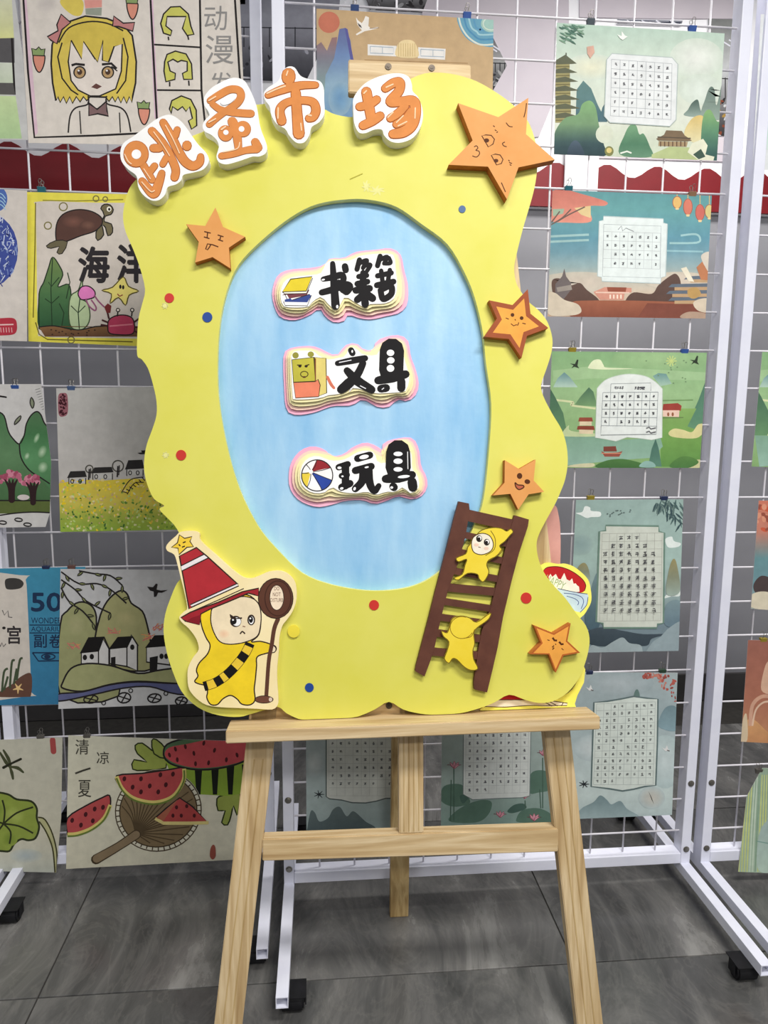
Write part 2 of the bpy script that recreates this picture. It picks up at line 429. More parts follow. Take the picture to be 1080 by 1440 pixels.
def wallphoto(pts, seed, dark, mid, light, warm=False):
    s_ = slab('photo_panel', pnb, pts, .02, .03, [M_BOARDW], nb)
    cv = Canvas(pnb, .0301, pts); rnd = random.Random(seed)
    xs0 = [p[0] for p in pts]; ys0 = [p[1] for p in pts]
    cv.grad(pts, [(0, mid), (.45, light), (1, dark)])
    w_ = max(xs0)-min(xs0); h_ = max(ys0)-min(ys0)
    for k in range(5): cv.line([(min(xs0)+w_*(.1+.2*k), min(ys0)+h_*.5), (min(xs0)+w_*(.1+.2*k), min(ys0)+h_*.68)], 1.5, dark)
    cv.line([(min(xs0), min(ys0)+h_*.5), (max(xs0), min(ys0)+h_*.52)], 1.5, dark)
    for _ in range(34):
        x = rnd.uniform(min(xs0), max(xs0)); y = rnd.uniform(min(ys0)+h_*.68, max(ys0))
        c = rnd.choice([dark, mid, light, dark]) if not warm else rnd.choice([dark, (120, 60, 40), (150, 120, 60), light])
        cv.ell(x, y, rnd.uniform(2, 7), rnd.uniform(1, 3), c, rnd.random()*3, 8)
    for k in range(4):
        x = min(xs0)+(max(xs0)-min(xs0))*(.15+.22*k); y = min(ys0)+(max(ys0)-min(ys0))*.18
        cv.line([(x, y), (x+14, y+9)], 2, (214, 214, 224))
    cv.build('picture', s_, INK)
wallphoto([(325, -40), (505, -40), (476, 20), (468, 96), (440, 116), (325, 112)], 3, (52, 52, 58), (120, 120, 130), (168, 168, 178))
wallphoto([(505, -30), (612, -30), (594, 18), (520, 14)], 4, (44, 42, 44), (92, 90, 92), (150, 150, 152))
wallphoto([(680, 50), (693, 52), (713, 92), (694, 126), (680, 122)], 5, (40, 40, 44), (92, 92, 96), (150, 150, 150))
wallphoto([(996, 26), (1048, 28), (1040, 192), (992, 190)], 6, (40, 38, 40), (120, 122, 120), (180, 182, 184), True)
wallphoto([(868, 27), (960, 29), (958, 36), (868, 33)], 8, (40, 44, 60), (80, 84, 100), (150, 152, 160))
wallphoto([(170, -40), (345, -40), (345, 6), (170, 4)], 9, (34, 34, 38), (50, 50, 54), (70, 70, 74))

# ------------------------------------------------------------------ grid display racks
D = 1.7; MM = .0532*D; D2 = 1.7*.0532/.04912; YL = math.radians(1.146)
PC = Plane((0, D, H), X3, Z3)                                          # wire plane of the middle and right racks
UL = Vector((math.cos(YL), math.sin(YL), 0)); NL = Vector((-math.sin(YL), math.cos(YL), 0))
PL = Plane(NL*D2 + Z3*H, UL, Z3)                                       # wire plane of the left rack
RH = 2.34; BZ0, BZ1 = .072, .101
def tube4(x0, x1, y0, y1, z0, z1, t=.0018):
    """open-ended square tube along y"""
    return join([box_vf(x0, x1, y0, y1, z0, z0+t), box_vf(x0, x1, y0, y1, z1-t, z1), box_vf(x0, x0+t, y0, y1, z0+t, z1-t), box_vf(x1-t, x1, y0, y1, z0+t, z1-t)])
post_me = box('post', (-.013, .013, -.018, .024, .046, RH), .0015); post_me.materials.append(M_METAL)
foot_me = mesh('foot', *tube4(-.013, .013, -.375, .36, .046, .0715)); foot_me.materials.append(M_METAL)
V, Fc = rod_vf((-.025, 0, .0216), (.025, 0, .0216), .0216, 28); V2, F2 = rod_vf((-.027, 0, .0216), (.027, 0, .0216), .008, 12)
wm_ = mesh('wheel', *join([(V, Fc), (V2, F2)])); bm = bmesh.new(); bm.from_mesh(wm_)
bmesh.ops.bevel(bm, geom=[e for e in bm.edges if len(e.link_faces) == 2 and any(len(f.verts) > 20 for f in e.link_faces)], offset=.004, segments=2, affect='EDGES'); bm.to_mesh(wm_); bm.free()
wheel_me = wm_; wheel_me.materials.append(M_RUB)
brk_me = mesh('bracket', *join([box_vf(-.030, -.0275, -.012, .012, .016, .0455), box_vf(.0275, .030, -.012, .012, .016, .0455), box_vf(-.030, .030, -.026, .026, .0437, .0458)])); brk_me.materials.append(M_RUB)
Vb, Fb = rod_vf((0, -.0185, 0), (0, -.0222, 0), .0062, 6); Vb2, Fb2 = rod_vf((0, -.0185, 0), (0, -.0195, 0), .0085, 14)
bolt_me = mesh('bolt', *join([(Vb, Fb), (Vb2, Fb2)])); bolt_me.materials.append(M_STEEL)
WR = .0024
def rack(label, pl, xl, width, cols, rows, bolts=(), casters=(-.325, .31)):
    root = empty('display_rack', Matrix.Translation(pl.O + pl.u*xl - Z3*H) @ pl.M().to_3x3().to_4x4())
    tag(root, label, 'display rack', 'white grid display racks')
    for x in (0, width):
        p = obj('post', post_me, root); p.location = (x, 0, 0)
        for zb_ in bolts:
            q = obj('bolt', bolt_me, p); q.location = (0, 0, zb_)
        f = obj('foot', foot_me, root); f.location = (x, 0, 0)
        for yy in casters:
            c = obj('caster_wheel', wheel_me, root); c.location = (x+(.019 if x == 0 else -.019), yy, 0)
            c2 = obj('bracket', brk_me, c)
    b = box('bottom_bar', (.0135, width-.0135, -.018, .022, BZ0, BZ1), .0012); obj('bottom_bar', b, root, None, [M_METAL])
    b = box('top_bar', (.0135, width-.0135, -.018, .022, RH-.03, RH), .0012); obj('top_bar', b, root, None, [M_METAL])
    V, Fc = rod_vf((0, 0, 0), (0, 0, RH-.03-BZ1), WR); vm = mesh('wire', V, Fc, True); vm.materials.append(M_WIRE)
    V, Fc = rod_vf((0, 0, 0), (width-.03, 0, 0), WR); hm = mesh('wire', V, Fc, True); hm.materials.append(M_WIRE)
    for x in cols: o = obj('wire', vm, root); o.location = (x-xl, .0025, BZ1)
    for z in rows: o = obj('wire', hm, root); o.location = (.015, -.0025, z)
    return root
z0r = H+.51133*D; x0r = .36802*D
rows_c = [z0r-MM*k for k in range(-5, 23)]
XLC, XRC = -.0855, .974
cols_c = [x0r+MM*c for c in range(-7, 4)]
def zof(pl, px, py): return pl.loc(px, py, .018)[1]+H
bz = (zof(PC, 971, 1101.7), zof(PC, 966.7, 1194))
rack('white wire grid rack on casters directly behind the wooden easel', PC, XLC, XRC-XLC, cols_c, rows_c, bolts=bz)
XR2 = 1.031
xw = PC.loc(1045, 1046)[0]
rack('white wire grid rack cut off at the right edge', PC, XR2, XRC-XLC, [xw+MM*k for k in range(0, 10)], rows_c, bolts=bz)
xl2 = [-.39565*D2+MM*c for c in range(0, 6)]; z2 = H+.32113*D2
xpl = PL.loc(380, 1205)[0]
rows_l = [z2-MM*k for k in range(-8, 21)]
xpe = PL.loc(1, 770)[0]-.006
lr = rack('white wire grid rack holding the watermelon and village paintings', PL, xpe, xpl-xpe, [-.39565*D2+MM*c for c in range(0, 6)], rows_l, bolts=bz)
q_ = obj('caster_wheel', wheel_me, lr); q_.location = (.018, -.13, 0); obj('bracket', brk_me, q_)
rack('white wire grid rack cut off at the left edge', PL, xpe-.05-(XRC-XLC), XRC-XLC, [xpe-.05-.09-MM*c for c in range(0, 10)], rows_l, bolts=bz)

# ------------------------------------------------------------------ easel
LEAN = math.radians(8.0)
r_ = ray(580, 1010); EO = EYE + r_*(1.40/r_.dot(FW))
WE = Vector((0, math.sin(LEAN), math.cos(LEAN)))
PE = Plane(EO, X3, WE)                                                # front plane of the sign
ez = EO.z/math.cos(LEAN)
pfoot = Plane(PE.pt(0, -ez), X3, WE)
easel = empty('wooden_easel', pfoot.M())
tag(easel, 'pale pine display easel with a ledge carrying the yellow sign', 'easel')
def up_(q): return [(a, b+ez) for a, b in q]
def eslab(name, pts, o0, o1, mat, px=True, parent=easel):
    q = [PE.loc(x, y, o1) for x, y in pts] if px else pts
    o = slab(name, pfoot, up_(q), o0, o1, [mat], parent, px=False)
    bm = bmesh.new(); bm.from_mesh(o.data); bmesh.ops.bevel(bm, geom=list(bm.edges), offset=.0018, segments=2, affect='EDGES'); bm.to_mesh(o.data); bm.free()
    return o
LF = -.0215                                                           # front of the legs, behind the sign
def leg(p, q, ytop, w=.054):
    a = Vector(PE.loc(p[0], p[1], LF)); b = Vector(PE.loc(q[0], q[1], LF)); d = (a-b).normalized()
    lo = b + d*((-ez+.0+(LF)*math.tan(LEAN)-b.y)/d.y); hi = Vector(PE.loc(576, ytop, LF)); hi = a + d*((hi.y-a.y)/d.y)
    h = Vector((w/2/d.y, 0))
    return [tuple(lo-h), tuple(lo+h), tuple(hi+h), tuple(hi-h)]
o = eslab('leg', leg((365, 1050), (321, 1440), 182), LF-.026, LF, W_Z, False)
def grooves(name, ln, along, parent):                                 # long mouldings along the face of a bar
    for dx in (-.009, .008):
        pts = [(p[0]+dx, p[1]) for p in ln]
        q = [(pts[0][0]-.0012, pts[0][1]), (pts[0][0]+.0012, pts[0][1]), (pts[1][0]+.0012, pts[1][1]), (pts[1][0]-.0012, pts[1][1])]
        slab(name, pfoot, up_(q), LF-.001, LF+.0009, [W_ZD], parent, px=False)
for o_, (p, q) in ((o, ((365, 1060), (321, 1440))),):
    g = leg(p, q, 1060); grooves('moulding', [((g[0][0]+g[1][0])/2, g[0][1]+.01), ((g[2][0]+g[3][0])/2, g[2][1])], 'z', o_)
o = eslab('leg', leg((784, 1030), (830, 1440), 182), LF-.026, LF, W_Z, False)
g = leg((784, 1030), (830, 1440), 1045); grooves('moulding', [((g[0][0]+g[1][0])/2, g[0][1]+.01), ((g[2][0]+g[3][0])/2, g[2][1])], 'z', o)
# centre post, header, stop rail, crossbar, ledge
cp0 = PE.loc(578.5, 1172, LF); cp1 = PE.loc(577, 140, LF)
post = eslab('centre_post', [(cp0[0]-.0245, cp0[1]), (cp0[0]+.0245, cp0[1]), (cp1[0]+.0245, cp1[1]), (cp1[0]-.0245, cp1[1])], LF-.026, LF, W_Z, False)
for dx in (-.015, -.005, .005, .015):
    q = [(cp0[0]+dx-.001, cp0[1]+.005), (cp0[0]+dx+.001, cp0[1]+.005), (cp1[0]+dx+.001, cp1[1]-.1), (cp1[0]+dx-.001, cp1[1]-.1)]
    slab('moulding', pfoot, up_(q), LF-.001, LF+.0008, [W_ZD], post, px=False)
hb = eslab('header_bar', [(490, 83), (662, 91), (662, 138), (490, 130)], LF-.02, LF+.0004, W_X)
eslab('crossbar', [(369, 1180), (785, 1165), (785, 1198), (369, 1211)], LF-.03, LF+.002, W_X)
eslab('stop_rail', [(352, 984), (800, 962), (800, 1006), (352, 1020)], LF-.014, LF, W_X)
eslab('ledge', [(317.5, 1028), (844, 1007.5), (844, 1026), (317.5, 1046)], LF, .048, W_X)
def screw(px, py, off, parent):
    a, b = PE.loc(px, py, off)
    V, Fc = rod_vf((a, -off+.001, b+ez), (a, -off-.002, b+ez), .0065, 14); V2, F2 = rod_vf((a, -off-.001, b+ez), (a, -off-.0026, b+ez), .003, 6)
    o = obj('screw', mesh('screw', *join([(V, Fc), (V2, F2)])), parent, None, [M_DARKST])
screw(546, 94, LF+.0004, hb); screw(607, 96, LF+.0004, hb); screw(547, 992, LF, easel)
# rear leg: from the floor up to the back of the header
g0 = ground(561.5, 1290); a, b = PE.loc(577, 150, -.075); g1 = PE.pt(a, b, -.075)
dv = (g1-g0).normalized(); sx = X3.copy(); ny = sx.cross(dv).normalized(); sx = dv.cross(ny).normalized() if False else X3
V = []
for c, fl_ in ((g0, True), (g1, False)):
    for i, j in ((-.0235, 0), (.0235, 0), (.0235, .024), (-.0235, .024)):
        p = c + X3*i + Vector((0, 1, 0))*j*1.02
        if fl_: p.z = .0005
        V.append(pfoot.M().inverted() @ p)
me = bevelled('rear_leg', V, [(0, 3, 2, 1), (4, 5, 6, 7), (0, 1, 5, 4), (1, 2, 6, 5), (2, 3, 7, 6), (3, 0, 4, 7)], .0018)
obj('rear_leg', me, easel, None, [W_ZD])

# ------------------------------------------------------------------ the yellow sign
sign = empty('flea_market_sign', PE.M())
tag(sign, 'large wavy yellow sign with a blue oval, orange stars and raised lettering', 'sign')
B = [(182,265),(175,287),(173,307),(177,327),(187,350),(197,377),(204,407),(200,427),(195,447),(193,473),(193,500),(199,505),(208,518),(215.5,542),(220,564),(220,584),(214,604),(206.7,624),(203,644),(203,664),(208,684),(217,702),(231,711),(224,716),(236,729),(249,744),(262,775),(260,805),(249,820),(241,838),(232.5,863),(230,888),(234.6,917.5),(243,944.6),(255,971.7),(272,990),(291,1001),(314,1007),(337,1008),(353,1004),(374,998),(391,994),(403,1003),(420,1011),(440,1015.5),(472,1015),(503.5,1007.6),(527,997.7),(547,987),(567,997.7),(591,1003.6),(615,1005),(647,1003),(675,995.7),(695,988),(716,977),(738,984),(758,988.5),(778,986),(798,974),(814,954),(822,935),(827.5,915),(829,897.5),(824,880),(810,862),(795,841),(777.5,822),(765,805),(757.5,787),(754.5,767.5),(757.5,752.5),(767.5,732.5),(780,710),(789,690),(795,673),(798.4,651),(796.7,626.7),(790,604.4),(776.7,582),(764,557),(761,541),(768,520),(775.5,495.5),(776.7,475.5),(770,453),(758,437),(743,424),(732,409),(725.5,396),(723,378),(726,359.6),(735,323),(743,296),(750,271),(754,250),(756,225),(752,195),(740,166),(720.5,146.7),(698,130),(669.6,114),(641,105),(612.6,102),(588,106),(555,125),(525,155),(499,164.5),(472,161),(455,153),(430,143),(400,140),(372,146),(345,150),(315,166),(288,184),(271,191),(250,203),(222,225),(195,249)]
OV = cr((300, 260, 2.4), [(460,48),(350,65),(260,110),(160,190),(85,270),(45,360),(22,470),(14,600),(20,740),(50,900),(90,1030),(150,1150),(215,1230),(300,1310),(400,1350),(520,1370),(620,1366),(700,1345),(770,1300),(840,1225),(885,1140),(912,1060),(930,900),(938,740),(920,600),(910,500),(885,390),(850,300),(790,200),(700,130),(620,75),(540,52)])
B_ = []
for i, p in enumerate(B): B_.append(p)
SB = sm(B_, 3)
lt0, lt1 = PE.loc(317.5, 1028, .048), PE.loc(844, 1007.5, .048)
def rest(pl_pts, off):
    """keep an outline on top of the ledge"""
    out = []
    for x, y in pl_pts:
        a, b = PE.loc(x, y, off); lim = lt0[1]+(a-lt0[0])/(lt1[0]-lt0[0])*(lt1[1]-lt0[1])+.0016
        out.append((a, max(b, lim)))
    return out
YT = .015
slab('board', PE, rest(SB, 0), -YT, 0, [M_YEL, M_YELE], sign, px=False, holes=[[PE.loc(x, y) for x, y in sm(OV, 4)]])
ov2 = [(500+(x-500)*1.08, 555+(y-555)*1.06) for x, y in OV]
slab('oval_panel', PE, sm(ov2, 3), -YT-.0045, -YT-.0003, [M_BLUE], sign)
cvd = Canvas(PE, .0002)
# brush marks and bare patches in the paint
for x, y, rx, ry in ((530, 268, 9, 6), (515, 262, 5, 7), (233, 640, 4, 4), (232, 430, 4, 4)):
    for a in range(7): cvd.brush([(x, y), (x+rx*.6*math.cos(a*.95), y+ry*.6*math.sin(a*.95)), (x+rx*1.2*math.cos(a*.95+.2), y+ry*1.2*math.sin(a*.95+.2))], [3.5, 3, .8], (232, 229, 150))
cvd.line([(492, 252), (510, 244)], 1.2, (190, 182, 70))
cvd.build('paint_wear', sign, INK)
# dots
def dot(px, py, r, c, th=.0012):
    m = dotm.setdefault(c, mottled('dot_paint', [v*.94 for v in c], c, 20, .5))
    slab('dot', PE, ellpts(px, py, r, r*1.03, 0, 22), -.0005, th, [m], sign)
dotm = {}
RED, BLU = (206, 52, 44), (32, 72, 150)
for x, y, r, c in ((238, 419, 6.6, RED), (291.5, 446, 7, BLU), (254.6, 640, 7.2, RED), (650, 294, 5, (70, 104, 150)), (526, 851, 7, RED), (740, 841, 7.6, RED), (435, 967, 6.2, BLU)): dot(x, y, r, c)
dot(413, 888, 8.5, (240, 222, 70), .004)
# stars
DK = (84, 44, 18)
def star(tr, pts, th, border=None, inner=None):
    P = cr(tr, pts); pl_off = .0005
    o = slab('star', PE, P, 0, th, [M_ORG, M_ORGE], sign)
    cv = Canvas(PE, th+.00005)
    if border:
        cx = sum(p[0] for p in P)/len(P); cy = sum(p[1] for p in P)/len(P)
        cv.fill(P, border); cv.fill([(cx+(x-cx)*inner, cy+(y-cy)*inner) for x, y in P], (236, 164, 72))
    cv.at(*tr); return o, cv
tr = (620, 120, 6)
o, cv = star(tr, [(145,150),(485,268),(738,105),(718,412),(962,628),(655,692),(557,962),(398,686),(65,670),(268,465)], .020)
for pts in ([(345,425),(400,520),(440,495),(452,455),(425,422),(380,418)], [(425,590),(470,672),(510,660),(524,625),(500,588),(460,580)]): cv.line(pts, 9, DK, True)
cv.ell(385, 465, 22, 18, DK); cv.ell(465, 636, 20, 16, DK)
for pts in ([(280,520),(300,510),(312,530),(295,548),(320,555),(325,580),(300,605),(265,595)], [(550,315),(575,345),(605,350)], [(540,478),(520,490),(530,510),(555,518)], [(440,340),(455,350)], [(455,375),(470,385)], [(470,400),(480,390)], [(570,630),(580,640)], [(575,650),(600,660)], [(580,668),(595,676)], [(510,820),(545,900)], [(722,150),(715,210),(700,270)]): cv.line(pts, 8, DK, False, 4 if len(pts) > 2 else 0)
cv.build('drawn_face', o, INK); tag(o, 'largest star, with a kissing face')
tr = (250, 280, 9.818)
o, cv = star(tr, [(520,115),(625,385),(930,520),(705,670),(725,955),(480,800),(240,875),(290,590),(115,345),(380,370)], .016)
for pts in ([(365,448),(455,470)], [(412,460),(405,530)], [(360,522),(438,545)], [(550,495),(632,520)], [(595,508),(580,565)], [(555,558),(625,582)], [(560,660),(480,630),(410,618),(385,690),(410,700),(440,660),(455,628)]): cv.line(pts, 17, DK)
cv.build('drawn_face', o, INK); tag(o, 'star with a drowsy face and its tongue out')
tr = (670, 400, 4.5); BR = (158, 82, 48)
o, cv = star(tr, [(325,30),(342,185),(455,275),(320,325),(285,465),(205,345),(50,330),(130,215),(80,100),(228,130)], .016, BR, .72)
for c in ((228,193), (286,213)): cv.ell(c[0], c[1], 12, 12, DK)
for pts in ([(218,248),(235,262),(252,255),(262,258),(268,240)], [(243,220),(248,228)], [(185,212),(205,220)], [(290,245),(312,250)]): cv.line(pts, 6, DK)
cv.build('drawn_face', o, INK); tag(o, 'brown-edged star with a smiling face')
o, cv = star(tr, [(375,1108),(362,1240),(428,1312),(330,1328),(265,1425),(215,1325),(105,1335),(178,1255),(180,1112),(270,1168)], .016)
cv.ell(273, 1212, 17, 19, DK); cv.ell(322, 1248, 18, 15, DK, .2)
cv.outl([(245,1255),(262,1268),(295,1272),(298,1285),(270,1298),(250,1282)], (190, 100, 70), 8, DK)
cv.build('drawn_face', o, INK); tag(o, 'star with a laughing face')
tr = (740, 860, 12)
o, cv = star(tr, [(130,235),(465,370),(750,200),(695,495),(910,695),(630,745),(500,1030),(380,725),(65,720),(250,530)], .016, (180, 96, 42), .87)
for pts, w in (([(445,440),(475,485),(520,490)], 34), ([(555,510),(595,555),(630,545)], 34), ([(470,575),(440,600),(470,615),(440,640)], 22), ([(490,545),(505,560)], 16), ([(355,475),(395,490)], 14), ([(595,620),(630,650)], 14)): cv.line(pts, w, DK)
cv.build('drawn_face', o, INK); tag(o, 'star with closed eyes')

# ---- title characters: thick foam plaques with orange bubble strokes
ORA = (216, 138, 74); ORL = (246, 208, 168); ORD = (176, 92, 34)
def plaque(tr, outline, strokes, rings=(), hi=(), th=.024, holes=()):
    o = slab('letter_plaque', PE, sm(cr(tr, outline), 4), .0, th, [M_FOAM], sign)
    cv = Canvas(PE, th+.00005).at(*tr); cv.mod = 70
    WK = 1.06; strokes = [(p, [v*WK for v in w] if isinstance(w, list) else w*WK) for p, w in strokes]
    cv.hold = True
    for pts, w in strokes: cv.brush(pts, [v+9 for v in w] if isinstance(w, list) else w+9, ORD)
    for (x, y, rx, ry, rot) in rings: cv.ell(x, y, rx+5, ry+5, ORD, rot)
    cv.hold = False; cv.step(); cv.k += 20; cv.hold = True
    for pts, w in strokes: cv.brush(pts, w, ORA)
    for (x, y, rx, ry, rot) in rings: cv.ell(x, y, rx, ry, ORA, rot)
    cv.hold = False; cv.step(); cv.k += 10; cv.hold = True
    for (x, y, rx, ry, rot) in holes: cv.ell(x, y, rx, ry, (246, 244, 244), rot)
    cv.hold = False; cv.step()
    for pts, w in hi: cv.brush(pts, w, ORL)
    cv.build('lettering', o, INK); return o
tag(plaque((160, 90, 5.4), [(50,665),(75,600),(150,548),(240,480),(330,415),(420,385),(500,425),(560,495),(600,555),(645,615),(705,680),(722,740),(680,800),(600,825),(530,842),(510,885),(470,915),(410,935),(390,990),(345,1032),(285,1035),(220,990),(185,930),(172,850),(110,800),(60,740)],
    [([(225,770),(290,880)], 50), ([(275,820),(310,775)], 46), ([(215,890),(300,985),(340,910),(365,830)], [50,66,60,46]), ([(290,510),(370,600),(430,700),(470,800),(462,862)], 55), ([(302,640),(345,640)], 56), ([(372,762),(400,712)], 44), ([(375,445),(440,560),(490,660),(540,740),(600,775),(650,750),(660,705)], [50,62,62,62,62,56,46]), ([(482,500),(470,545)], 44), ([(556,618),(556,626)], 62)],
    [(170, 685, 92, 98, 0)], [([(85,690),(110,740),(135,762)], 9), ([(305,520),(370,610),(425,700)], 8), ([(395,470),(450,570),(500,680)], 9), ([(230,800),(280,875)], 8), ([(215,900),(280,970),(310,965)], 9)], holes=[(173, 688, 36, 36, 0)]), 'plaque reading 跳')
tag(plaque((270, 100, 9), [(150,370),(170,300),(250,210),(350,150),(470,95),(570,85),(660,120),(710,190),(760,290),(800,390),(830,500),(850,640),(880,760),(920,860),(950,960),(930,1040),(850,1080),(770,1080),(680,1110),(560,1150),(430,1180),(340,1150),(310,1080),(330,1000),(340,940),(310,870),(250,810),(160,760),(135,690),(165,620),(220,560),(200,500),(160,440)],
    [([(230,375),(350,300),(480,235),(590,245),(620,320),(570,410),(440,500),(330,580),(220,675)], [80,90,90,90,90,90,80,80,80]), ([(260,420),(360,490),(500,520),(640,535),(745,540)], [70,80,90,90,90]), ([(510,640),(560,760),(580,900),(590,1010)], [110,110,95,80]), ([(375,1075),(520,1050),(680,1005),(820,985)], [80,80,80,100]), ([(800,900),(840,970)], 95)],
    [(425, 790, 92, 100, -.2), (645, 735, 98, 100, -.2)], [([(215,380),(300,330)], 18), ([(215,655),(300,610)], 18), ([(375,745),(425,710)], 20), ([(400,1030),(540,1000),(590,970),(605,910)], 14)], holes=[(430, 780, 34, 32, 0), (628, 737, 36, 36, 0), (455, 370, 100, 50, -.5)]), 'plaque reading 蚤')
tag(plaque((360, 80, 4.154), [(45,215),(70,180),(130,140),(150,90),(185,58),(225,62),(260,110),(310,130),(370,140),(395,180),(398,250),(400,330),(370,380),(325,410),(310,460),(280,500),(235,500),(195,460),(170,420),(120,390),(90,340),(80,290),(55,255)],
    [([(190,105),(190,125)], 70), ([(70,225),(160,190),(260,168),(348,165)], [32,46,42,34]), ([(150,375),(140,310),(180,268),(260,255),(330,265),(350,310),(335,350),(310,360)], [48,46,40,40,44,46,44,40]), ([(232,210),(240,330),(250,448)], [50,52,60])],
    [], [([(65,215),(120,190),(170,172)], 9), ([(130,300),(128,360)], 8), ([(262,390),(266,430)], 7), ([(305,340),(322,345)], 10), ([(186,85),(178,110)], 8)]), 'plaque reading 市')
tag(plaque((360, 80, 4.154), [(568,290),(570,240),(610,180),(660,140),(740,108),(830,95),(890,115),(910,160),(915,200),(950,240),(975,320),(965,400),(920,470),(850,500),(790,495),(750,460),(735,425),(690,425),(640,445),(600,440),(575,390),(570,340)],
    [([(645,205),(660,290),(675,370)], [52,52,50]), ([(605,292),(660,280),(705,250)], [42,44,42]), ([(625,402),(680,375),(725,345)], [44,48,44]), ([(755,185),(800,155),(840,150),(835,200),(785,262),(850,262),(920,262),(930,330),(910,400),(860,440),(800,452)], [42,48,48,48,50,50,56,56,56,56,46]), ([(785,360),(830,330),(870,290)], [40,44,40]), ([(820,395),(870,370),(905,320)], [40,44,40])],
    [], [([(760,180),(800,162)], 8), ([(770,355),(800,325)], 8), ([(930,300),(928,360)], 7), ([(820,385),(860,345)], 7), ([(830,405),(880,380)], 7), ([(630,215),(645,200)], 8)]), 'plaque reading 场')

# ---- layered word plaques on the blue oval
INKB = (22, 20, 22); BASE = -YT
def resamp(P, n=64):
    d = [0]
    for i in range(len(P)): d.append(d[-1]+math.dist(P[i], P[(i+1) % len(P)]))
    Q = P+[P[0]]; t = np.linspace(0, d[-1], n, endpoint=False)
    return [(float(np.interp(v, d, [q[0] for q in Q])), float(np.interp(v, d, [q[1] for q in Q]))) for v in t]
def word(label, tr, outer, inner, draw):
    A = resamp(sm(cr(tr, outer), 5)); Bq = resamp(sm(cr(tr, inner), 5))
    n = len(A); k0 = min(range(n), key=lambda k: sum(math.dist(A[i], Bq[(i+k) % n]) for i in range(0, n, 4)))
    Bq = Bq[k0:]+Bq[:k0]; mats = [M_PINK, M_CREAM, M_CREAM, M_CREAM]; hs = [.003, .008, .013, .018]; root = None
    m4 = (M_PINK, M_PEACH, M_CREAM, M_CREAM)
    for i, t in enumerate((0, .3, .55, .8)):
        Q = [(a[0]+(b[0]-a[0])*t, a[1]+(b[1]-a[1])*t) for a, b in zip(A, Bq)]
        o = slab('word_plaque' if not root else 'paper_layer', PE, Q, BASE+(hs[i]-.0022 if i else 0), BASE+hs[i], [m4[i]], root or sign)
        if not root: root = o; tag(o, label)
        elif i < 3: slab('spacer', PE, [(x*.9+.1*sum(p[0] for p in Q)/n, y*.9+.1*sum(p[1] for p in Q)/n) for x, y in Q], BASE+hs[i-1], BASE+hs[i]-.0022, [M_CREAM], root)
        else: slab('spacer', PE, [(x*.9+.1*sum(p[0] for p in Q)/n, y*.9+.1*sum(p[1] for p in Q)/n) for x, y in Q], BASE+hs[i-1], BASE+hs[i]-.0022, [M_CREAM], root)
    slab('top_sheet', PE, Bq, BASE+.018, BASE+.0205, [M_WHITE], root)
    cv = Canvas(PE, BASE+.02055).at(*tr); cv.mod = 70; draw(cv); cv.build('lettering', root, INK)
M_PEACH = mottled('peach_paper', (248, 204, 190), (250, 216, 196), 10, .7)
def bs(cv, strokes):
    h = cv.hold; cv.hold = True
    for pts, w in strokes: cv.brush(pts, [v*1.2 for v in w] if isinstance(w, list) else w*1.2, INKB)
    cv.hold = h; cv.step()
def d_books(cv):
    K = (40, 36, 34)
    cv.fill([(140,410),(150,395),(320,362),(335,368),(310,435),(305,442),(150,440)], (246, 246, 246)); cv.fill([(150,398),(190,390),(200,402),(322,362),(332,375),(305,418),(148,415)], (52, 72, 140))
    cv.fill([(130,370),(165,366),(180,392),(300,372),(320,330),(310,352),(150,358)], (118, 62, 70)); cv.fill([(130,348),(300,342),(330,262),(342,240),(300,355),(150,360)], (248, 244, 226))
    cv.outl([(190,258),(338,240),(298,340),(132,346)], (226, 204, 48), 7, K, 0)
    for q in ([(132,346),(150,360),(300,356),(342,250)], [(150,362),(165,395)], [(140,412),(152,440),(305,442),(334,368)], [(200,402),(320,362)]): cv.line(q, 5, K)
    bs(cv, [([(480,150),(490,300),(500,440)], [30,44,50]), ([(415,258),(480,245),(540,230),(555,260),(530,300)], [30,38,40,36,30]), ([(405,350),(480,330),(560,300),(590,310),(575,340)], [36,40,44,56,50]), ([(565,170),(570,195)], 38), ([(520,290),(560,330)], 50),
        ([(665,125),(648,190)], 30), ([(660,150),(715,130),(690,180)], [26,28,26]), ([(705,165),(740,160),(715,205)], [24,26,24]), ([(660,240),(715,232)], 30), ([(650,290),(720,275)], 34), ([(690,215),(692,300),(705,430)], [34,40,44]), ([(640,335),(735,322)], 40), ([(650,400),(690,365)], 40), ([(720,365),(755,390)], 44),
        ([(808,100),(790,165)], 30), ([(805,125),(855,105),(835,150)], [24,26,24]), ([(845,150),(880,145),(870,110)], [24,24,20]), ([(790,235),(885,215)], 30), ([(815,200),(825,280)], 26), ([(875,195),(862,270)], 26), ([(785,300),(900,275)], 34), ([(810,335),(880,305),(885,360),(830,395),(812,345)], [34,36,36,36,34])])
    cv.k += 10
    for x, y, rx, ry, rt in ((565,182,6,9,0),(415,262,12,6,-.2),(405,352,14,6,-.2),(850,350,16,8,.3),(840,378,10,10,0),(512,448,8,12,0),(595,300,6,16,.2),(655,405,8,8,0)): cv.ell(x, y, rx, ry, (250, 250, 250), rt)
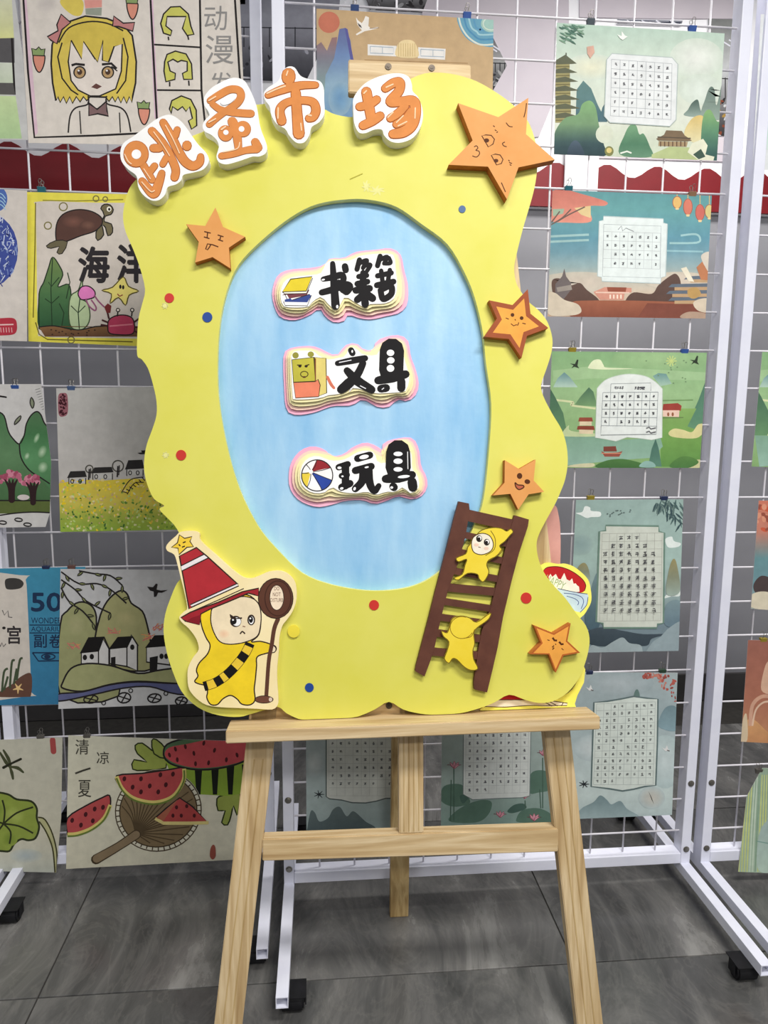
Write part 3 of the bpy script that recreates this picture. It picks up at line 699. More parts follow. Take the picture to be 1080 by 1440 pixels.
word('plaque reading 书籍 with a stack of books', (370, 340, 4.909), [(62,360),(80,270),(120,215),(200,190),(330,180),(420,160),(460,115),(560,110),(640,70),(780,55),(880,45),(950,90),(975,200),(1000,300),(995,430),(940,490),(860,510),(740,535),(640,520),(590,500),(560,545),(490,555),(430,515),(390,460),(330,500),(220,540),(120,520),(80,450)],
     [(120,350),(150,270),(230,240),(335,230),(400,215),(440,140),(500,130),(600,130),(660,100),(760,85),(860,82),(905,100),(915,200),(925,300),(905,390),(840,425),(740,430),(700,450),(640,420),(570,380),(540,420),(510,465),(460,440),(400,380),(335,420),(300,450),(150,448),(125,400)], d_books)
def d_stat(cv):
    K = (60, 52, 24)
    cv.ell(175, 195, 22, 22, (150, 146, 60)); cv.ell(280, 188, 22, 20, (150, 146, 60))
    cv.outl([(305,208),(385,215),(390,455),(330,478),(310,380)], (226, 208, 120), 6, K, 0)
    cv.outl([(150,225),(300,208),(312,372),(160,380)], (192, 184, 66), 6, K, 0)
    cv.outl([(160,382),(312,376),(330,360),(345,400),(335,480),(175,490)], (232, 132, 100), 6, K, 0)
    cv.brush([(395,345),(420,395),(440,420)], [20,22,18], (216, 120, 92))
    for x in (205, 248): cv.ell(x, 270, 11, 9, (40, 30, 20))
    for q in ([(185,262),(218,262)], [(238,268),(270,258)]): cv.line(q, 7, (50, 40, 20))
    cv.line(ellpts(235, 325, 26, 20, 0, 14), 7, (90, 80, 30), True); cv.ell(235, 345, 12, 6, (90, 50, 30))
    cv.line([(312,215),(312,375)], 8, (130, 78, 40))
    bs(cv, [([(558,160),(568,180)], 36), ([(465,250),(560,232),(655,215)], [32,40,36]), ([(640,250),(600,330),(540,390),(490,430)], [40,46,60,50]), ([(530,300),(600,370),(700,432)], [40,56,46]), ([(840,160),(835,300)], [140,140]), ([(745,368),(840,350),(935,325)], [46,56,46]), ([(765,425),(800,420)], 46), ([(905,375),(905,420)], 48)])
    for x, y, rx, ry in ((830,178,26,22),(832,230,26,22),(830,285,26,24)): cv.ell(x, y, rx, ry, (250, 250, 250))
    for q in ([(475,245),(560,228)], [(545,445),(580,405)], [(620,405),(660,425)], [(770,432),(785,420)]): cv.line(q, 6, (235, 235, 240))
    cv.ell(566, 168, 6, 10, (250, 250, 250))
word('plaque reading 文具 with a bear-faced box', (380, 460, 4.909), [(90,250),(100,170),(160,140),(280,130),(350,150),(430,190),(480,180),(510,130),(590,110),(640,150),(710,160),(730,100),(790,70),(880,55),(950,90),(970,200),(1000,280),(1025,380),(1010,460),(950,510),(880,500),(820,550),(740,550),(640,500),(560,540),(430,545),(300,590),(170,605),(110,560),(95,400)],
     [(145,240),(150,185),(180,165),(290,165),(330,195),(400,225),(455,215),(520,200),(540,145),(590,145),(640,190),(740,190),(765,130),(840,105),(905,125),(925,220),(950,300),(960,360),(935,440),(880,450),(800,455),(720,455),(580,420),(480,460),(400,470),(340,490),(180,500),(155,480)], d_stat)
def d_toys(cv):
    K = (40, 36, 40)
    c = (263, 322, 103, 103); Pc = ellpts(c[0], c[1], c[2], c[3], 0, 40)
    cv.fill(Pc, (248, 246, 244)); n = (222, 298)
    def wedge(a0, a1, col):
        cv.fill([n]+[(c[0]+c[2]*math.cos(math.radians(a0+(a1-a0)*k/8)), c[1]+c[3]*math.sin(math.radians(a0+(a1-a0)*k/8))) for k in range(9)], col)
    wedge(-92, -30, (150, 40, 48)); wedge(18, 72, (44, 72, 160)); wedge(130, 188, (232, 206, 70))
    for a in (-92, -30, 18, 72, 130, 188, 225):
        p = (c[0]+c[2]*math.cos(math.radians(a)), c[1]+c[3]*math.sin(math.radians(a))); cv.line([n, ((n[0]+p[0])/2+8, (n[1]+p[1])/2+4), p], 5, K, False, 4)
    cv.line(Pc, 7, K, True); cv.ell(222, 298, 14, 14, (248, 246, 244))
    bs(cv, [([(405,268),(465,248)], 36), ([(425,325),(460,318)], 34), ([(425,400),(480,375)], 40), ([(450,260),(450,390)], 42), ([(530,210),(610,188)], 40), ([(515,290),(620,262)], 40), ([(565,290),(560,360),(515,410)], [40,44,40]), ([(605,270),(610,370),(640,425),(670,390)], [40,44,36,30]), ([(798,165),(798,270)], [132,140]), ([(715,345),(800,335),(890,318)], [44,60,44]), ([(765,395),(770,400)], 44), ([(890,365),(895,400)], 52)])
    for x, y, rx, ry, r in ((572,200,32,14,-.2),(797,180,30,15,0),(797,228,30,18,0),(797,282,30,15,0),(835,330,40,10,-.1),(410,272,14,9,0),(425,408,12,8,-.3),(430,328,8,6,0),(755,402,10,8,0),(590,268,14,6,-.2),(510,410,8,12,.4)): cv.ell(x, y, rx, ry, (246, 246, 248), r)
    cv.line([(860,165),(862,280)], 5, (240, 240, 240))
word('plaque reading 玩具 with a beach ball', (390, 600, 4.696), [(75,340),(90,240),(150,160),(230,130),(310,150),(360,195),(440,180),(490,140),(580,105),(660,130),(690,160),(700,110),(780,80),(890,75),(935,150),(950,260),(985,330),(990,400),(950,460),(880,480),(800,460),(720,490),(640,510),(560,485),(450,490),(360,515),(260,530),(150,490),(90,420)],
     [(150,320),(165,250),(210,205),(270,195),(340,220),(390,225),(450,215),(500,185),(560,160),(640,170),(660,230),(715,240),(725,160),(780,105),(840,110),(885,180),(890,280),(925,320),(935,400),(880,440),(830,400),(780,430),(720,430),(650,450),(590,430),(520,440),(420,430),(360,400),(310,435),(230,435),(165,390)], d_toys)
# ---- cut-out child in a pointed red hat
K_ = (48, 34, 26)
T = (220, 730, 4.8)
fo = slab('figure_cutout', PE, sm(cr(T, [(65,185),(90,150),(130,115),(165,85),(250,80),(288,95),(292,135),(320,170),(400,240),(500,330),(580,390),(640,400),(700,380),(760,355),(840,350),(900,380),(940,440),(945,540),(920,620),(880,680),(850,720),(830,800),(825,900),(815,1000),(815,1100),(822,1200),(818,1255),(780,1285),(680,1280),(560,1275),(440,1270),(340,1255),(270,1210),(222,1150),(210,1080),(215,1000),(250,930),(285,880),(270,810),(220,740),(170,695),(155,660),(185,625),(208,600),(190,500),(165,400),(140,300),(120,240),(75,215)]), 3), .0003, .012, [M_CARDC], sign)
tag(fo, 'cream cut-out of a frowning child in a yellow hooded suit and tall red hat')
cv = Canvas(PE, .01205).at(*T); cv.lw = 1.25
YB = (240, 208, 40); SKN = (240, 222, 186)
cv.outl([(300,640),(305,720),(335,800),(362,850),(345,910),(290,970),(270,1020),(280,1060),(258,1095),(285,1112),(330,1125),(345,1165),(340,1205),(365,1250),(410,1252),(450,1212),(500,1190),(545,1215),(575,1248),(630,1254),(665,1222),(660,1150),(668,1080),(676,990),(680,930),(745,905),(800,892),(805,862),(765,842),(700,825),(640,828),(690,780),(705,680),(690,580),(610,510),(480,540),(360,600)], YB, 7, K_, 4)
cv.outl([(368,640),(380,600),(440,570),(560,525),(640,532),(688,570),(706,640),(702,720),(680,790),(600,830),(500,845),(430,828),(390,770),(368,700)], SKN, 6, K_)
cv.soft(455, 775, 45, 34, (236, 196, 160), SKN)
S = [(632,838),(600,905),(540,985),(470,1055),(395,1105),(320,1130)]
SS = sm(S, 5, False); cv.line(SS, 52, K_); cv.line(SS, 46, (236, 200, 60))
for i0, i1 in ((0, 2), (5, 8), (11, 15), (17, 20), (23, 25)): cv.line(SS[i0:i1+1], 50, (18, 16, 16))
cv.ell(785, 878, 22, 24, SKN); cv.line(ellpts(785, 878, 22, 24, 0, 14), 5, K_, True)
cv.outl([(155,250),(270,192),(340,250),(550,440),(420,510),(220,605)], (176, 44, 52), 8, K_, 0)
cv.fill([(165,318),(320,240),(348,262),(172,348)], (238, 232, 232)); cv.fill([(228,580),(545,435),(552,448),(240,592)], (238, 232, 232))
for q in ([(165,316),(320,238)], [(172,350),(350,262)], [(228,578),(546,434)], [(236,594),(556,450)]): cv.line(q, 6, K_)
cv.outl([(165,665),(230,628),(420,560),(580,490),(690,466),(690,520),(660,510),(620,500),(480,560),(360,608),(300,640),(290,712),(195,688)], (160, 36, 46), 7, K_, 0)
cv.line([(220,632),(420,545),(590,468)], 5, K_); cv.fill([(300,645),(290,712),(200,690),(240,665)], (132, 26, 36))
cv.outl([(155,106),(190,130),(240,118),(226,150),(250,186),(206,190),(152,240),(146,196),(102,190),(142,160)], (244, 206, 62), 6, K_, 0)
for q in ([(150,170),(162,182)], [(178,160),(198,152)], [(172,190),(192,182)]): cv.line(q, 7, K_)
cv.brush([(820,675),(795,740),(778,850),(758,960),(742,1190)], [30, 28, 27, 26, 26], (92, 58, 44)); cv.ell(726, 1217, 64, 27, K_); cv.ell(726, 1217, 58, 22, (112, 70, 54)); cv.ell(770, 1217, 12, 14, (216, 196, 180))
cv.ell(805, 535, 120, 138, K_); cv.ell(805, 535, 114, 132, (92, 56, 42)); cv.line(ellpts(820, 535, 88, 118, 0, 26), 6, (66, 38, 28), True)
cv.ell(812, 530, 50, 87, K_); cv.ell(812, 530, 45, 82, (246, 226, 198))
for t, y, w in (('DO', 468, 34), ('NOT', 508, 52), ('DISTURB', 546, 84)): cv.glyph(t, 812-w/2, y-13, 812+w/2, y+13, (110, 74, 56), 0)
for (x, y, rx, ry) in ((535, 690, 38, 38), (640, 680, 26, 36)):
    cv.ell(x, y, rx, ry, K_); cv.ell(x+(6 if x < 600 else 0), y+2, rx-9, ry-9, (250, 250, 248)); cv.ell(x-(14 if x < 600 else 2), y-2, rx*.55, ry*.62, (20, 18, 18)); cv.ell(x-(18 if x < 600 else 6), y-10, 6, 6, (250, 250, 250))
cv.fill([(495,640),(540,668),(578,662),(578,672),(520,676),(498,664)], K_)
cv.line([(565,775),(580,758),(598,774)], 7, K_, False, 4); cv.line([(582,722),(600,726)], 5, (150, 110, 90))
cv.build('drawing', fo, INK)
# ---- ladder
T = (570, 690, 4)
def rail(p): return slab('ladder_rail', PE, cr(T, p), .0002, .011, [M_BRN], sign)
rail([(300,60),(358,72),(362,110),(340,250),(300,400),(240,560),(200,720),(165,880),(140,960),(108,1045),(55,1015),(60,985),(130,720),(170,560),(230,330),(275,150)])
rail([(615,138),(695,162),(690,200),(640,350),(600,500),(550,710),(520,880),(490,1010),(460,1135),(388,1118),(385,1080),(410,900),(430,790),(480,660),(520,500),(560,340),(596,200)])
for (xa, ya), (xb, yb), w in (((345,135),(620,200),52), ((335,248),(575,300),30), ((310,345),(545,395),30), ((275,450),(530,500),30), ((250,545),(520,572),36), ((215,622),(500,668),30), ((200,712),(480,752),30), ((170,800),(450,838),32), ((140,905),(420,930),34)):
    dx, dy = xb-xa, yb-ya; d = math.hypot(dx, dy); w *= 1.25; nx, ny = -dy/d*w/2, dx/d*w/2
    slab('ladder_rung', PE, cr(T, [(xa-8+nx, ya+ny), (xb+8+nx, yb+ny), (xb+8-nx, yb-ny), (xa-8-nx, ya-ny)]), .0002, .0095, [M_BRN], sign)
M_YCUT = mottled('yellow_card', (232, 204, 44), (240, 216, 70), 14, .6)
P1 = [(400,250),(430,222),(490,208),(540,212),(570,228),(592,215),(606,232),(590,250),(560,285),(530,310),(545,335),(520,365),(470,390),(458,420),(470,460),(440,512),(415,495),(405,470),(350,465),(300,502),(275,490),(320,470),(335,420),(345,385),(300,400),(288,378),(340,355),(350,320),(365,300),(378,270)]
o = slab('climbing_figure', PE, sm(cr(T, P1), 3), .0115, .017, [M_YCUT], sign); tag(o, 'yellow cut-out child looking out from the ladder')
cv = Canvas(PE, .01705).at(*T); cv.line(sm(P1, 3), 5, (110, 92, 20), True)
cv.outl([(372,300),(385,260),(430,240),(475,255),(495,300),(480,340),(430,360),(385,345)], (240, 232, 212), 5, (70, 50, 20))
for x, y in ((415, 270), (458, 290)): cv.ell(x, y, 17, 19, (40, 32, 26)); cv.ell(x+3, y-3, 11, 12, (240, 236, 230)); cv.ell(x-1, y+2, 8, 10, (26, 20, 18))
cv.ell(400, 305, 14, 9, (238, 206, 184)); cv.ell(455, 325, 14, 9, (238, 206, 184)); cv.line([(410,316),(424,320)], 4, (120, 80, 60))
cv.line([(470,395),(520,360),(545,325)], 4, (110, 92, 20), False, 4); cv.line([(480,225),(505,270),(500,330),(450,365)], 4, (120, 100, 20), False, 4)
cv.build('drawing', o, INK)
P2 = [(250,760),(265,720),(310,705),(360,715),(400,740),(460,700),(482,690),(470,720),(440,745),(405,770),(385,800),(390,860),(380,900),(385,950),(408,1000),(370,1010),(330,990),(290,950),(265,945),(245,970),(220,945),(235,900),(245,850),(215,820),(205,790),(235,800)]
o = slab('climbing_figure', PE, sm(cr(T, P2), 3), .0115, .017, [M_YCUT], sign); tag(o, 'yellow cut-out child climbing with its back turned')
cv = Canvas(PE, .01705).at(*T); cv.line(sm(P2, 3), 5, (120, 100, 20), True); cv.line(ellpts(318, 770, 66, 62, 0, 26)[2:22], 4, (140, 112, 20)); cv.line([(330,830),(370,820),(390,780)], 4, (140, 112, 20), False, 4)
cv.build('drawing', o, INK)
# ---- cut-outs peeping from behind the board
T = (740, 680, 7.2)
o = slab('cake_cutout', PE, sm(cr(T, [(60,860),(150,826),(220,800),(330,815),(400,812),(480,840),(560,900),(625,970),(650,1050),(660,1180),(620,1275),(560,1350),(420,1420),(200,1300),(60,1050)]), 4), -.0205, -.0155, [M_PALE], sign); tag(o, 'pale yellow cut-out with a red-topped cake drawing')
cv = Canvas(PE, -.01545).at(*T)
cv.blob([(175,880),(215,848),(310,840),(400,860),(490,905),(570,970),(603,1030),(590,1085),(540,1105),(420,1075),(280,1010),(190,930)], (190, 32, 36)); cv.line(sm([(175,880),(215,848),(310,840),(400,860),(490,905),(570,970),(603,1030),(590,1085)], 5, False), 7, (60, 20, 24))
cv.fill([(225,945),(245,915),(265,945),(300,915),(325,965),(350,970),(385,905),(410,970),(440,985),(465,960),(480,1015),(500,1010),(515,1030),(535,1045),(540,1095),(420,1110),(260,1060)], (246, 240, 220))
cv.glyph('HAPPY', 190, 960, 400, 1040, (150, 176, 120), 0, .42)
cv.blob([(300,1080),(420,1085),(540,1105),(620,1120),(625,1180),(600,1250),(545,1300),(450,1260)], (196, 216, 226)); cv.line([(320,1062),(420,1085),(540,1108),(620,1118)], 7, (50, 60, 90), False, 4)
for q in ([(380,1110),(480,1120),(560,1150),(580,1200),(555,1270)], [(410,1140),(490,1165),(530,1200),(520,1230)], [(625,1150),(610,1230),(545,1305)]): cv.line(q, 7, (72, 92, 140), False, 5)
cv.build('drawing', o, INK)
T = (400, 926, 2.512)
o = slab('slice_cutout', PE, rest(cr(T, [(690,182),(715,158),(760,128),(795,100),(900,100),(980,60),(1052,15),(1063,40),(1058,85),(1035,130),(1026,160),(1030,184),(990,188),(860,191),(700,189)]), -.0155), -.0205, -.0155, [M_PALE], sign, px=False); tag(o, 'pale yellow cut-out with a red and cream slice drawing')
cv = Canvas(PE, -.01545).at(*T)
cv.blob([(742,148),(765,125),(800,115),(840,132),(858,146),(800,150)], (186, 32, 42)); cv.line(sm([(742,148),(765,125),(800,115),(840,132),(858,146)], 4, False), 4, (60, 30, 26))
cv.fill([(706,165),(742,146),(800,148),(860,144),(920,146),(1000,158),(998,166),(940,170),(860,166),(780,170),(708,172)], (244, 232, 208)); cv.line([(706,166),(742,146),(860,146),(920,146),(1000,158),(998,166),(860,166),(780,172),(708,170)], 3, (80, 60, 40))
cv.fill([(940,138),(1010,100),(1046,40),(1050,48),(1020,112),(968,144)], (222, 204, 90)); cv.line([(960,142),(1014,108),(1048,42)], 4, (70, 62, 20), False, 4)
for q in ([(905,146),(945,168)], [(925,146),(965,168)], [(985,156),(978,168)]): cv.line(q, 3, (80, 60, 40))
cv.build('drawing', o, INK)
o = slab('backing_card', PE, sm([(748,708),(770,712),(781,711),(785,722),(788,745),(788,790),(784,815),(745,820),(740,760)], 3), -.0535, -.0505, [M_ROSE], sign); tag(o, 'dusty pink card behind the board')
# ------------------------------------------------------------------ papers clipped to the racks
PO = .010                                                           # sheets hang in front of the wires
def sheet(name, label, cat, pl, quad, mat=None, gain=1.18, PO=PO, group=None):
    cx = (quad[2][0]+quad[3][0])/2; cy = (quad[2][1]+quad[3][1])/2
    a, b = pl.loc(cx, cy, PO); q = Plane(pl.pt(a, b, PO), pl.u, pl.w)
    o = slab(name, q, quad, -.0004, 0, [mat or M_PAPER], None)
    o.matrix_world = q.M(); tag(o, label, cat, group)
    cv = Canvas(q, .00003, quad, gain); cv.lw = 1.25 if pl is PL else 1.0; cv.sat = .9 if pl is PL else .87; cv.mod = 11
    return o, cv
ART = 'children\'s paintings on the left rack'; CARD = 'poem cards on the grid racks'
BK = (34, 30, 30)
def done(o, cv): cv.build('printed_picture', o, INK)
# --- girl portrait
o, cv = sheet('painting', 'drawing of a blond girl with pink bows and carrots, above the ocean painting', 'drawing', PL, [(26,-40),(336,-34),(346,206),(40,201)], PO=.024, group=ART, gain=1.32)
PAP = (206, 198, 188); cv.fill([(20,-45),(350,-45),(350,215),(20,215)], PAP)
cv.at(0, 0, 3)
cv.fill([(95,0),(112,0),(160,560),(142,578)], (208, 176, 190)); cv.fill([(630,0),(646,0),(668,500),(652,500)], (206, 172, 190))
for q in ([(95,-60),(118,300),(145,580),(400,572),(640,560)], [(632,-60),(640,100),(655,380),(665,560)], [(843,-20),(850,380),(865,520)], [(990,-20),(1010,300),(1020,420)]): cv.line(q, 7, BK)
for q in ([(650,188),(846,200)], [(662,380),(852,382)]): cv.line(q, 6, BK)
cv.soft(195, 20, 50, 40, (186, 178, 172), PAP); cv.blob([(255,0),(300,-20),(350,5),(345,60),(310,65),(265,30)], (208, 186, 76)); cv.fill([(355,0),(430,0),(430,30),(360,35)], (214, 142, 130)); cv.fill([(360,36),(430,32),(428,66),(362,62)], (140, 146, 132))
HB = (206, 182, 74)
cv.outl([(220,190),(235,140),(280,95),(360,68),(450,78),(520,105),(558,150),(575,260),(572,350),(560,405),(556,432),(546,408),(534,436),(522,408),(510,434),(498,408),(486,430),(474,408),(460,428),(446,410),(380,408),(366,425),(352,408),(338,430),(322,408),(306,436),(294,408),(280,436),(268,408),(254,432),(244,408),(236,425),(222,350),(216,270)], HB, 6, BK, 0)
cv.outl([(288,260),(300,170),(345,250),(352,175),(400,250),(435,170),(432,255),(460,260),(482,195),(516,185),(512,300),(488,375),(420,405),(380,405),(330,380),(300,340)], (214, 204, 194), 5, BK, 0)
cv.fill([(262,200),(300,170),(345,250),(352,175),(412,262),(435,170),(432,255),(458,262),(482,195),(520,185),(520,120),(440,88),(360,85),(290,120)], (200, 176, 66))
for q in ([(300,170),(345,250),(352,175),(412,262),(435,170),(432,255),(458,262),(482,195)], [(262,180),(244,240),(262,330),(300,380),(330,400)], [(520,160),(540,240),(530,340),(492,395)]): cv.line(q, 5, BK)
cv.line([(248,180),(290,118),(370,92),(450,98),(520,130)], 5, BK, False, 4)
for x in (336, 455):
    cv.ell(x, 305, 27, 27, BK); cv.ell(x, 306, 21, 22, (176, 142, 96)); cv.ell(x, 304, 11, 12, (74, 52, 40)); cv.ell(x-4, 298, 4, 4, (240, 236, 230))
cv.line([(302,276),(320,270),(358,274)], 8, BK); cv.line([(430,272),(470,268),(492,290)], 8, BK); cv.line([(470,280),(495,300)], 4, BK)
cv.fill([(385,368),(405,352),(430,365),(410,376)], (96, 60, 54))
for pts in ([(200,155),(245,130),(240,105),(258,60),(298,95),(262,125),(240,185),(215,170)], [(475,110),(480,68),(520,98),(568,95),(560,132),(525,120),(500,112)]): cv.outl(pts, (184, 118, 116), 5, BK, 0)
cv.outl([(375,440),(410,460),(448,430),(452,470),(458,490),(412,480),(375,488)], (120, 92, 92), 5, BK, 0)
cv.line([(370,430),(410,462),(452,425)], 5, BK); cv.line([(372,405),(370,440),(320,455),(296,490),(288,560)], 5, BK, False, 4); cv.line([(450,405),(452,438),(510,455),(538,490),(552,556)], 5, BK, False, 4); cv.line([(336,468),(342,565)], 4, BK); cv.line([(504,475),(508,560)], 4, BK)
def carrot(x, y, s):
    cv.outl([(x-24*s,y),(x-14*s,y-6*s),(x+18*s,y-6*s),(x+26*s,y+4*s),(x+20*s,y+40*s),(x+6*s,y+66*s),(x-8*s,y+60*s),(x-20*s,y+30*s)], (206, 132, 110), 4, BK, 3)
    cv.outl([(x-26*s,y-4*s),(x-30*s,y-34*s),(x-12*s,y-28*s),(x,y-40*s),(x+10*s,y-28*s),(x+26*s,y-32*s),(x+22*s,y-2*s)], (128, 150, 92), 4, BK, 0)
carrot(164, 238, 1); carrot(607, 462, .95); carrot(558, 18, .95)
HL = (190, 188, 84)
for q, inn in (([(690,60),(720,30),(760,28),(795,60),(805,110),(818,145),(790,150),(770,120),(785,70),(705,70),(700,110),(725,130),(720,150),(690,140),(678,100)], None), ([(695,260),(705,230),(740,216),(785,228),(808,270),(812,335),(775,335),(770,310),(790,300),(790,260),(765,255),(750,262),(730,250),(708,262),(718,300),(740,310),(738,335),(700,345),(692,300)], None), ([(715,460),(725,425),(765,405),(805,420),(828,465),(830,530),(808,545),(795,510),(812,500),(800,450),(785,470),(770,450),(750,465),(728,450),(722,480)], None)): cv.outl(q, HL, 5, BK, 0)
for q in ([(710,155),(712,170)], [(792,150),(796,168)], [(716,345),(716,365)], [(796,340),(798,362)]): cv.line(q, 5, BK)
GR = (132, 130, 128)
cv.glyph('动', 862, 25, 958, 128, GR, .0); cv.glyph('漫', 868, 150, 985, 270, GR, .0); cv.glyph('发', 885, 305, 985, 400, GR, .0)
done(o, cv)
# --- far-left fragment with green
o, cv = sheet('painting', 'painting with pale green ground and grey roof, cut off at the top left edge', 'painting', PL, [(-220,-40),(16,-40),(48,197),(-200,193)], PO=.0225, group=ART, gain=1.32)
cv.fill([(-230,-50),(60,-50),(60,210),(-230,210)], (186, 186, 184)); cv.at(0, 0, 3)
cv.grad([(-700,-100),(45,-100),(60,180),(-700,170)], [(0, (204, 204, 190)), (.7, (200, 202, 150)), (1, (204, 206, 130))]); cv.fill([(-700,180),(60,160),(62,265),(-700,240)], (84, 82, 84))
cv.grad([(-700,260),(60,265),(60,400),(-700,400)], [(0, (196, 202, 186)), (1, (176, 190, 160))]); cv.line([(50,160),(62,400)], 7, BK); cv.fill([(-700,340),(55,350),(64,400),(-700,380)], (86, 84, 82))
cv.grad([(-700,395),(66,405),(92,585),(-700,580)], [(0, (186, 206, 150)), (1, (164, 194, 140))])
done(o, cv)
# --- blue and white porcelain print
o, cv = sheet('painting', 'blue and white vase print with a red seal, at the left edge', 'painting', PL, [(-170,258),(38,268),(38,480),(-170,474)], PO=.0225, group=ART, gain=1.32)
cv.fill([(-180,250),(50,250),(50,490),(-180,490)], (198, 190, 182)); cv.at(0, 250, 5.77)
BL = (58, 74, 150)
cv.ell(-90, 590, 236, 300, BL); cv.ell(-30, 170, 90, 105, (70, 100, 170))
rr = random.Random(2)
for _ in range(60):
    a = rr.uniform(-1.3, 1.3); q = rr.uniform(.4, .98); x = -90+236*q*math.cos(a); y = 590+300*q*math.sin(a)
    if x > -10: cv.line([(x, y), (x+rr.uniform(-18, 30), y+rr.uniform(-36, 36)), (x+rr.uniform(-10, 34), y+rr.uniform(-60, 60))], rr.uniform(3, 8), rr.choice([(176, 188, 214), (190, 198, 216), (40, 52, 124), (120, 140, 192)]), False, 3)
for y in (120, 150, 180, 210): cv.line([(-60,y),(10,y+10),(45,y+50)], 6, (150, 190, 214), False, 4)
cv.blob([(-120,1150),(0,1140),(110,1140),(138,1190),(120,1265),(0,1280),(-120,1280)], (176, 44, 60)); cv.line([(-60,1195),(110,1190)], 8, (216, 180, 176))
for x in range(-60, 115, 22): cv.line([(x,1215),(x+4,1255)], 5, (212, 160, 160))
done(o, cv)
# --- ocean painting
o, cv = sheet('painting', 'yellow-edged ocean painting of a turtle, seaweed and pink crab, reading 海洋', 'painting', PL, [(38,270),(312,276),(310,492),(40,480)], group=ART, gain=1.2)
cv.fill([(30,260),(320,260),(320,500),(30,500)], (226, 214, 70)); cv.at(0, 240, 3)
cv.fill(sm([(165,130),(400,135),(900,140),(915,160),(910,690),(880,712),(400,705),(185,700),(160,660),(155,400),(152,170)], 3), (206, 196, 186))
cv.line([(150,135),(148,300),(140,620)], 4, (120, 110, 30)); cv.line([(150,640),(165,690),(200,712),(560,722)], 4, (110, 100, 30)); cv.line([(180,125),(320,128),(520,122)], 4, (150, 140, 40))
for x, y, r in ((405,118,12), (444,120,10), (267,152,17), (202,232,15), (300,714,14)): cv.line(ellpts(x, y, r, r, 0, 14), 4, (120, 112, 60), True)
TU = (88, 58, 50)
cv.outl([(440,190),(425,160),(440,142),(465,145),(478,165),(468,185),(445,192),(440,215),(470,225),(475,260),(455,275),(445,240),(430,230),(438,270),(412,295),(405,260)], (112, 102, 72), 4, BK, 2)
cv.outl([(240,300),(238,230),(265,185),(320,165),(380,170),(425,195),(430,225),(400,255),(340,275),(280,298)], TU, 4, BK); cv.soft(310, 215, 50, 28, (120, 78, 66), TU); cv.soft(370, 230, 34, 20, (116, 80, 66), TU)
cv.outl([(235,295),(195,318),(215,328),(250,320),(240,345),(262,350),(285,300)], (104, 96, 70), 3, BK, 2); cv.ell(460, 162, 10, 11, (230, 226, 210)); cv.ell(461, 163, 5, 6, BK)
cv.glyph('海', 334, 324, 458, 470, (44, 40, 44), fat=5); cv.glyph('洋', 498, 312, 616, 470, (44, 40, 44), fat=5)
cv.grad(sm([(165,668),(165,520),(185,470),(205,410),(222,365),(250,400),(265,440),(245,490),(290,480),(300,540),(290,600),(320,660),(260,672)], 4), [(0, (112, 136, 74)), (.5, (70, 112, 66)), (1, (40, 84, 52))]); cv.line(sm([(165,668),(165,520),(185,470),(205,410),(222,365),(250,400),(265,440),(245,490),(290,480),(300,540),(290,600),(320,660)], 4, False), 4, (30, 50, 30))
cv.outl([(300,660),(290,600),(298,530),(330,505),(345,465),(350,510),(345,540),(370,560),(380,610),(370,650),(340,672)], (176, 196, 150), 4, (60, 80, 50), 3)
for q in ([(222,370),(215,500),(220,660)], [(340,520),(330,600),(335,668)], [(205,470),(216,490),(250,450)], [(190,540),(218,560),(250,530)], [(300,570),(330,600),(360,570)], [(250,560),(270,600),(260,660)], [(285,430),(295,470),(280,540)]): cv.line(q, 3.5, (36, 60, 36))
cv.outl([(330,515),(345,490),(375,488),(400,510),(395,535),(350,545),(335,535)], (226, 122, 190), 4, BK, 4)
for q in ([(362,540),(375,570),(400,590),(405,575),(385,545)], [(398,525),(415,550),(440,575)]): cv.line(q, 5, (150, 80, 120), False, 4)
cv.outl([(520,448),(542,488),(585,508),(545,525),(530,568),(500,535),(465,560),(470,520),(430,505),(475,492)], (228, 212, 110), 4, (90, 80, 30), 3); cv.ell(508, 490, 5, 9, BK); cv.ell(520, 492, 5, 9, BK); cv.line([(495,520),(505,530),(518,524)], 4, (150, 60, 50))
cv.grad([(165,660),(230,655),(330,672),(440,655),(700,670),(910,660),(910,700),(190,700)], [(0, (136, 96, 58)), (1, (104, 70, 46))]); cv.line([(165,660),(230,655),(330,672),(440,655),(700,668)], 4, BK, False, 4)
for _ in range(14): cv.ell(rr.uniform(180, 440), rr.uniform(668, 694), 4, 3, (60, 40, 30))
cv.outl([(455,660),(460,630),(490,612),(530,610),(560,625),(568,665),(555,690),(500,692),(462,685)], (192, 58, 92), 4, BK, 4); cv.line([(462,656),(560,648)], 5, (226, 120, 140))
for x in (495, 555): cv.line([(x, 615),(x+3, 592)], 4, BK); cv.ell(x+3, 588, 9, 9, BK); cv.ell(x+3, 588, 5, 5, (230, 220, 210))
for q in ([(460,625),(452,590)], [(430,630),(455,640)], [(425,650),(455,655)], [(565,640),(590,622)], [(568,660),(600,660)], [(566,676),(596,690)]): cv.line(q, 6, (70, 30, 34))
cv.fill([(440,575),(455,560),(470,570),(466,600),(450,600)], (120, 40, 40))
done(o, cv)
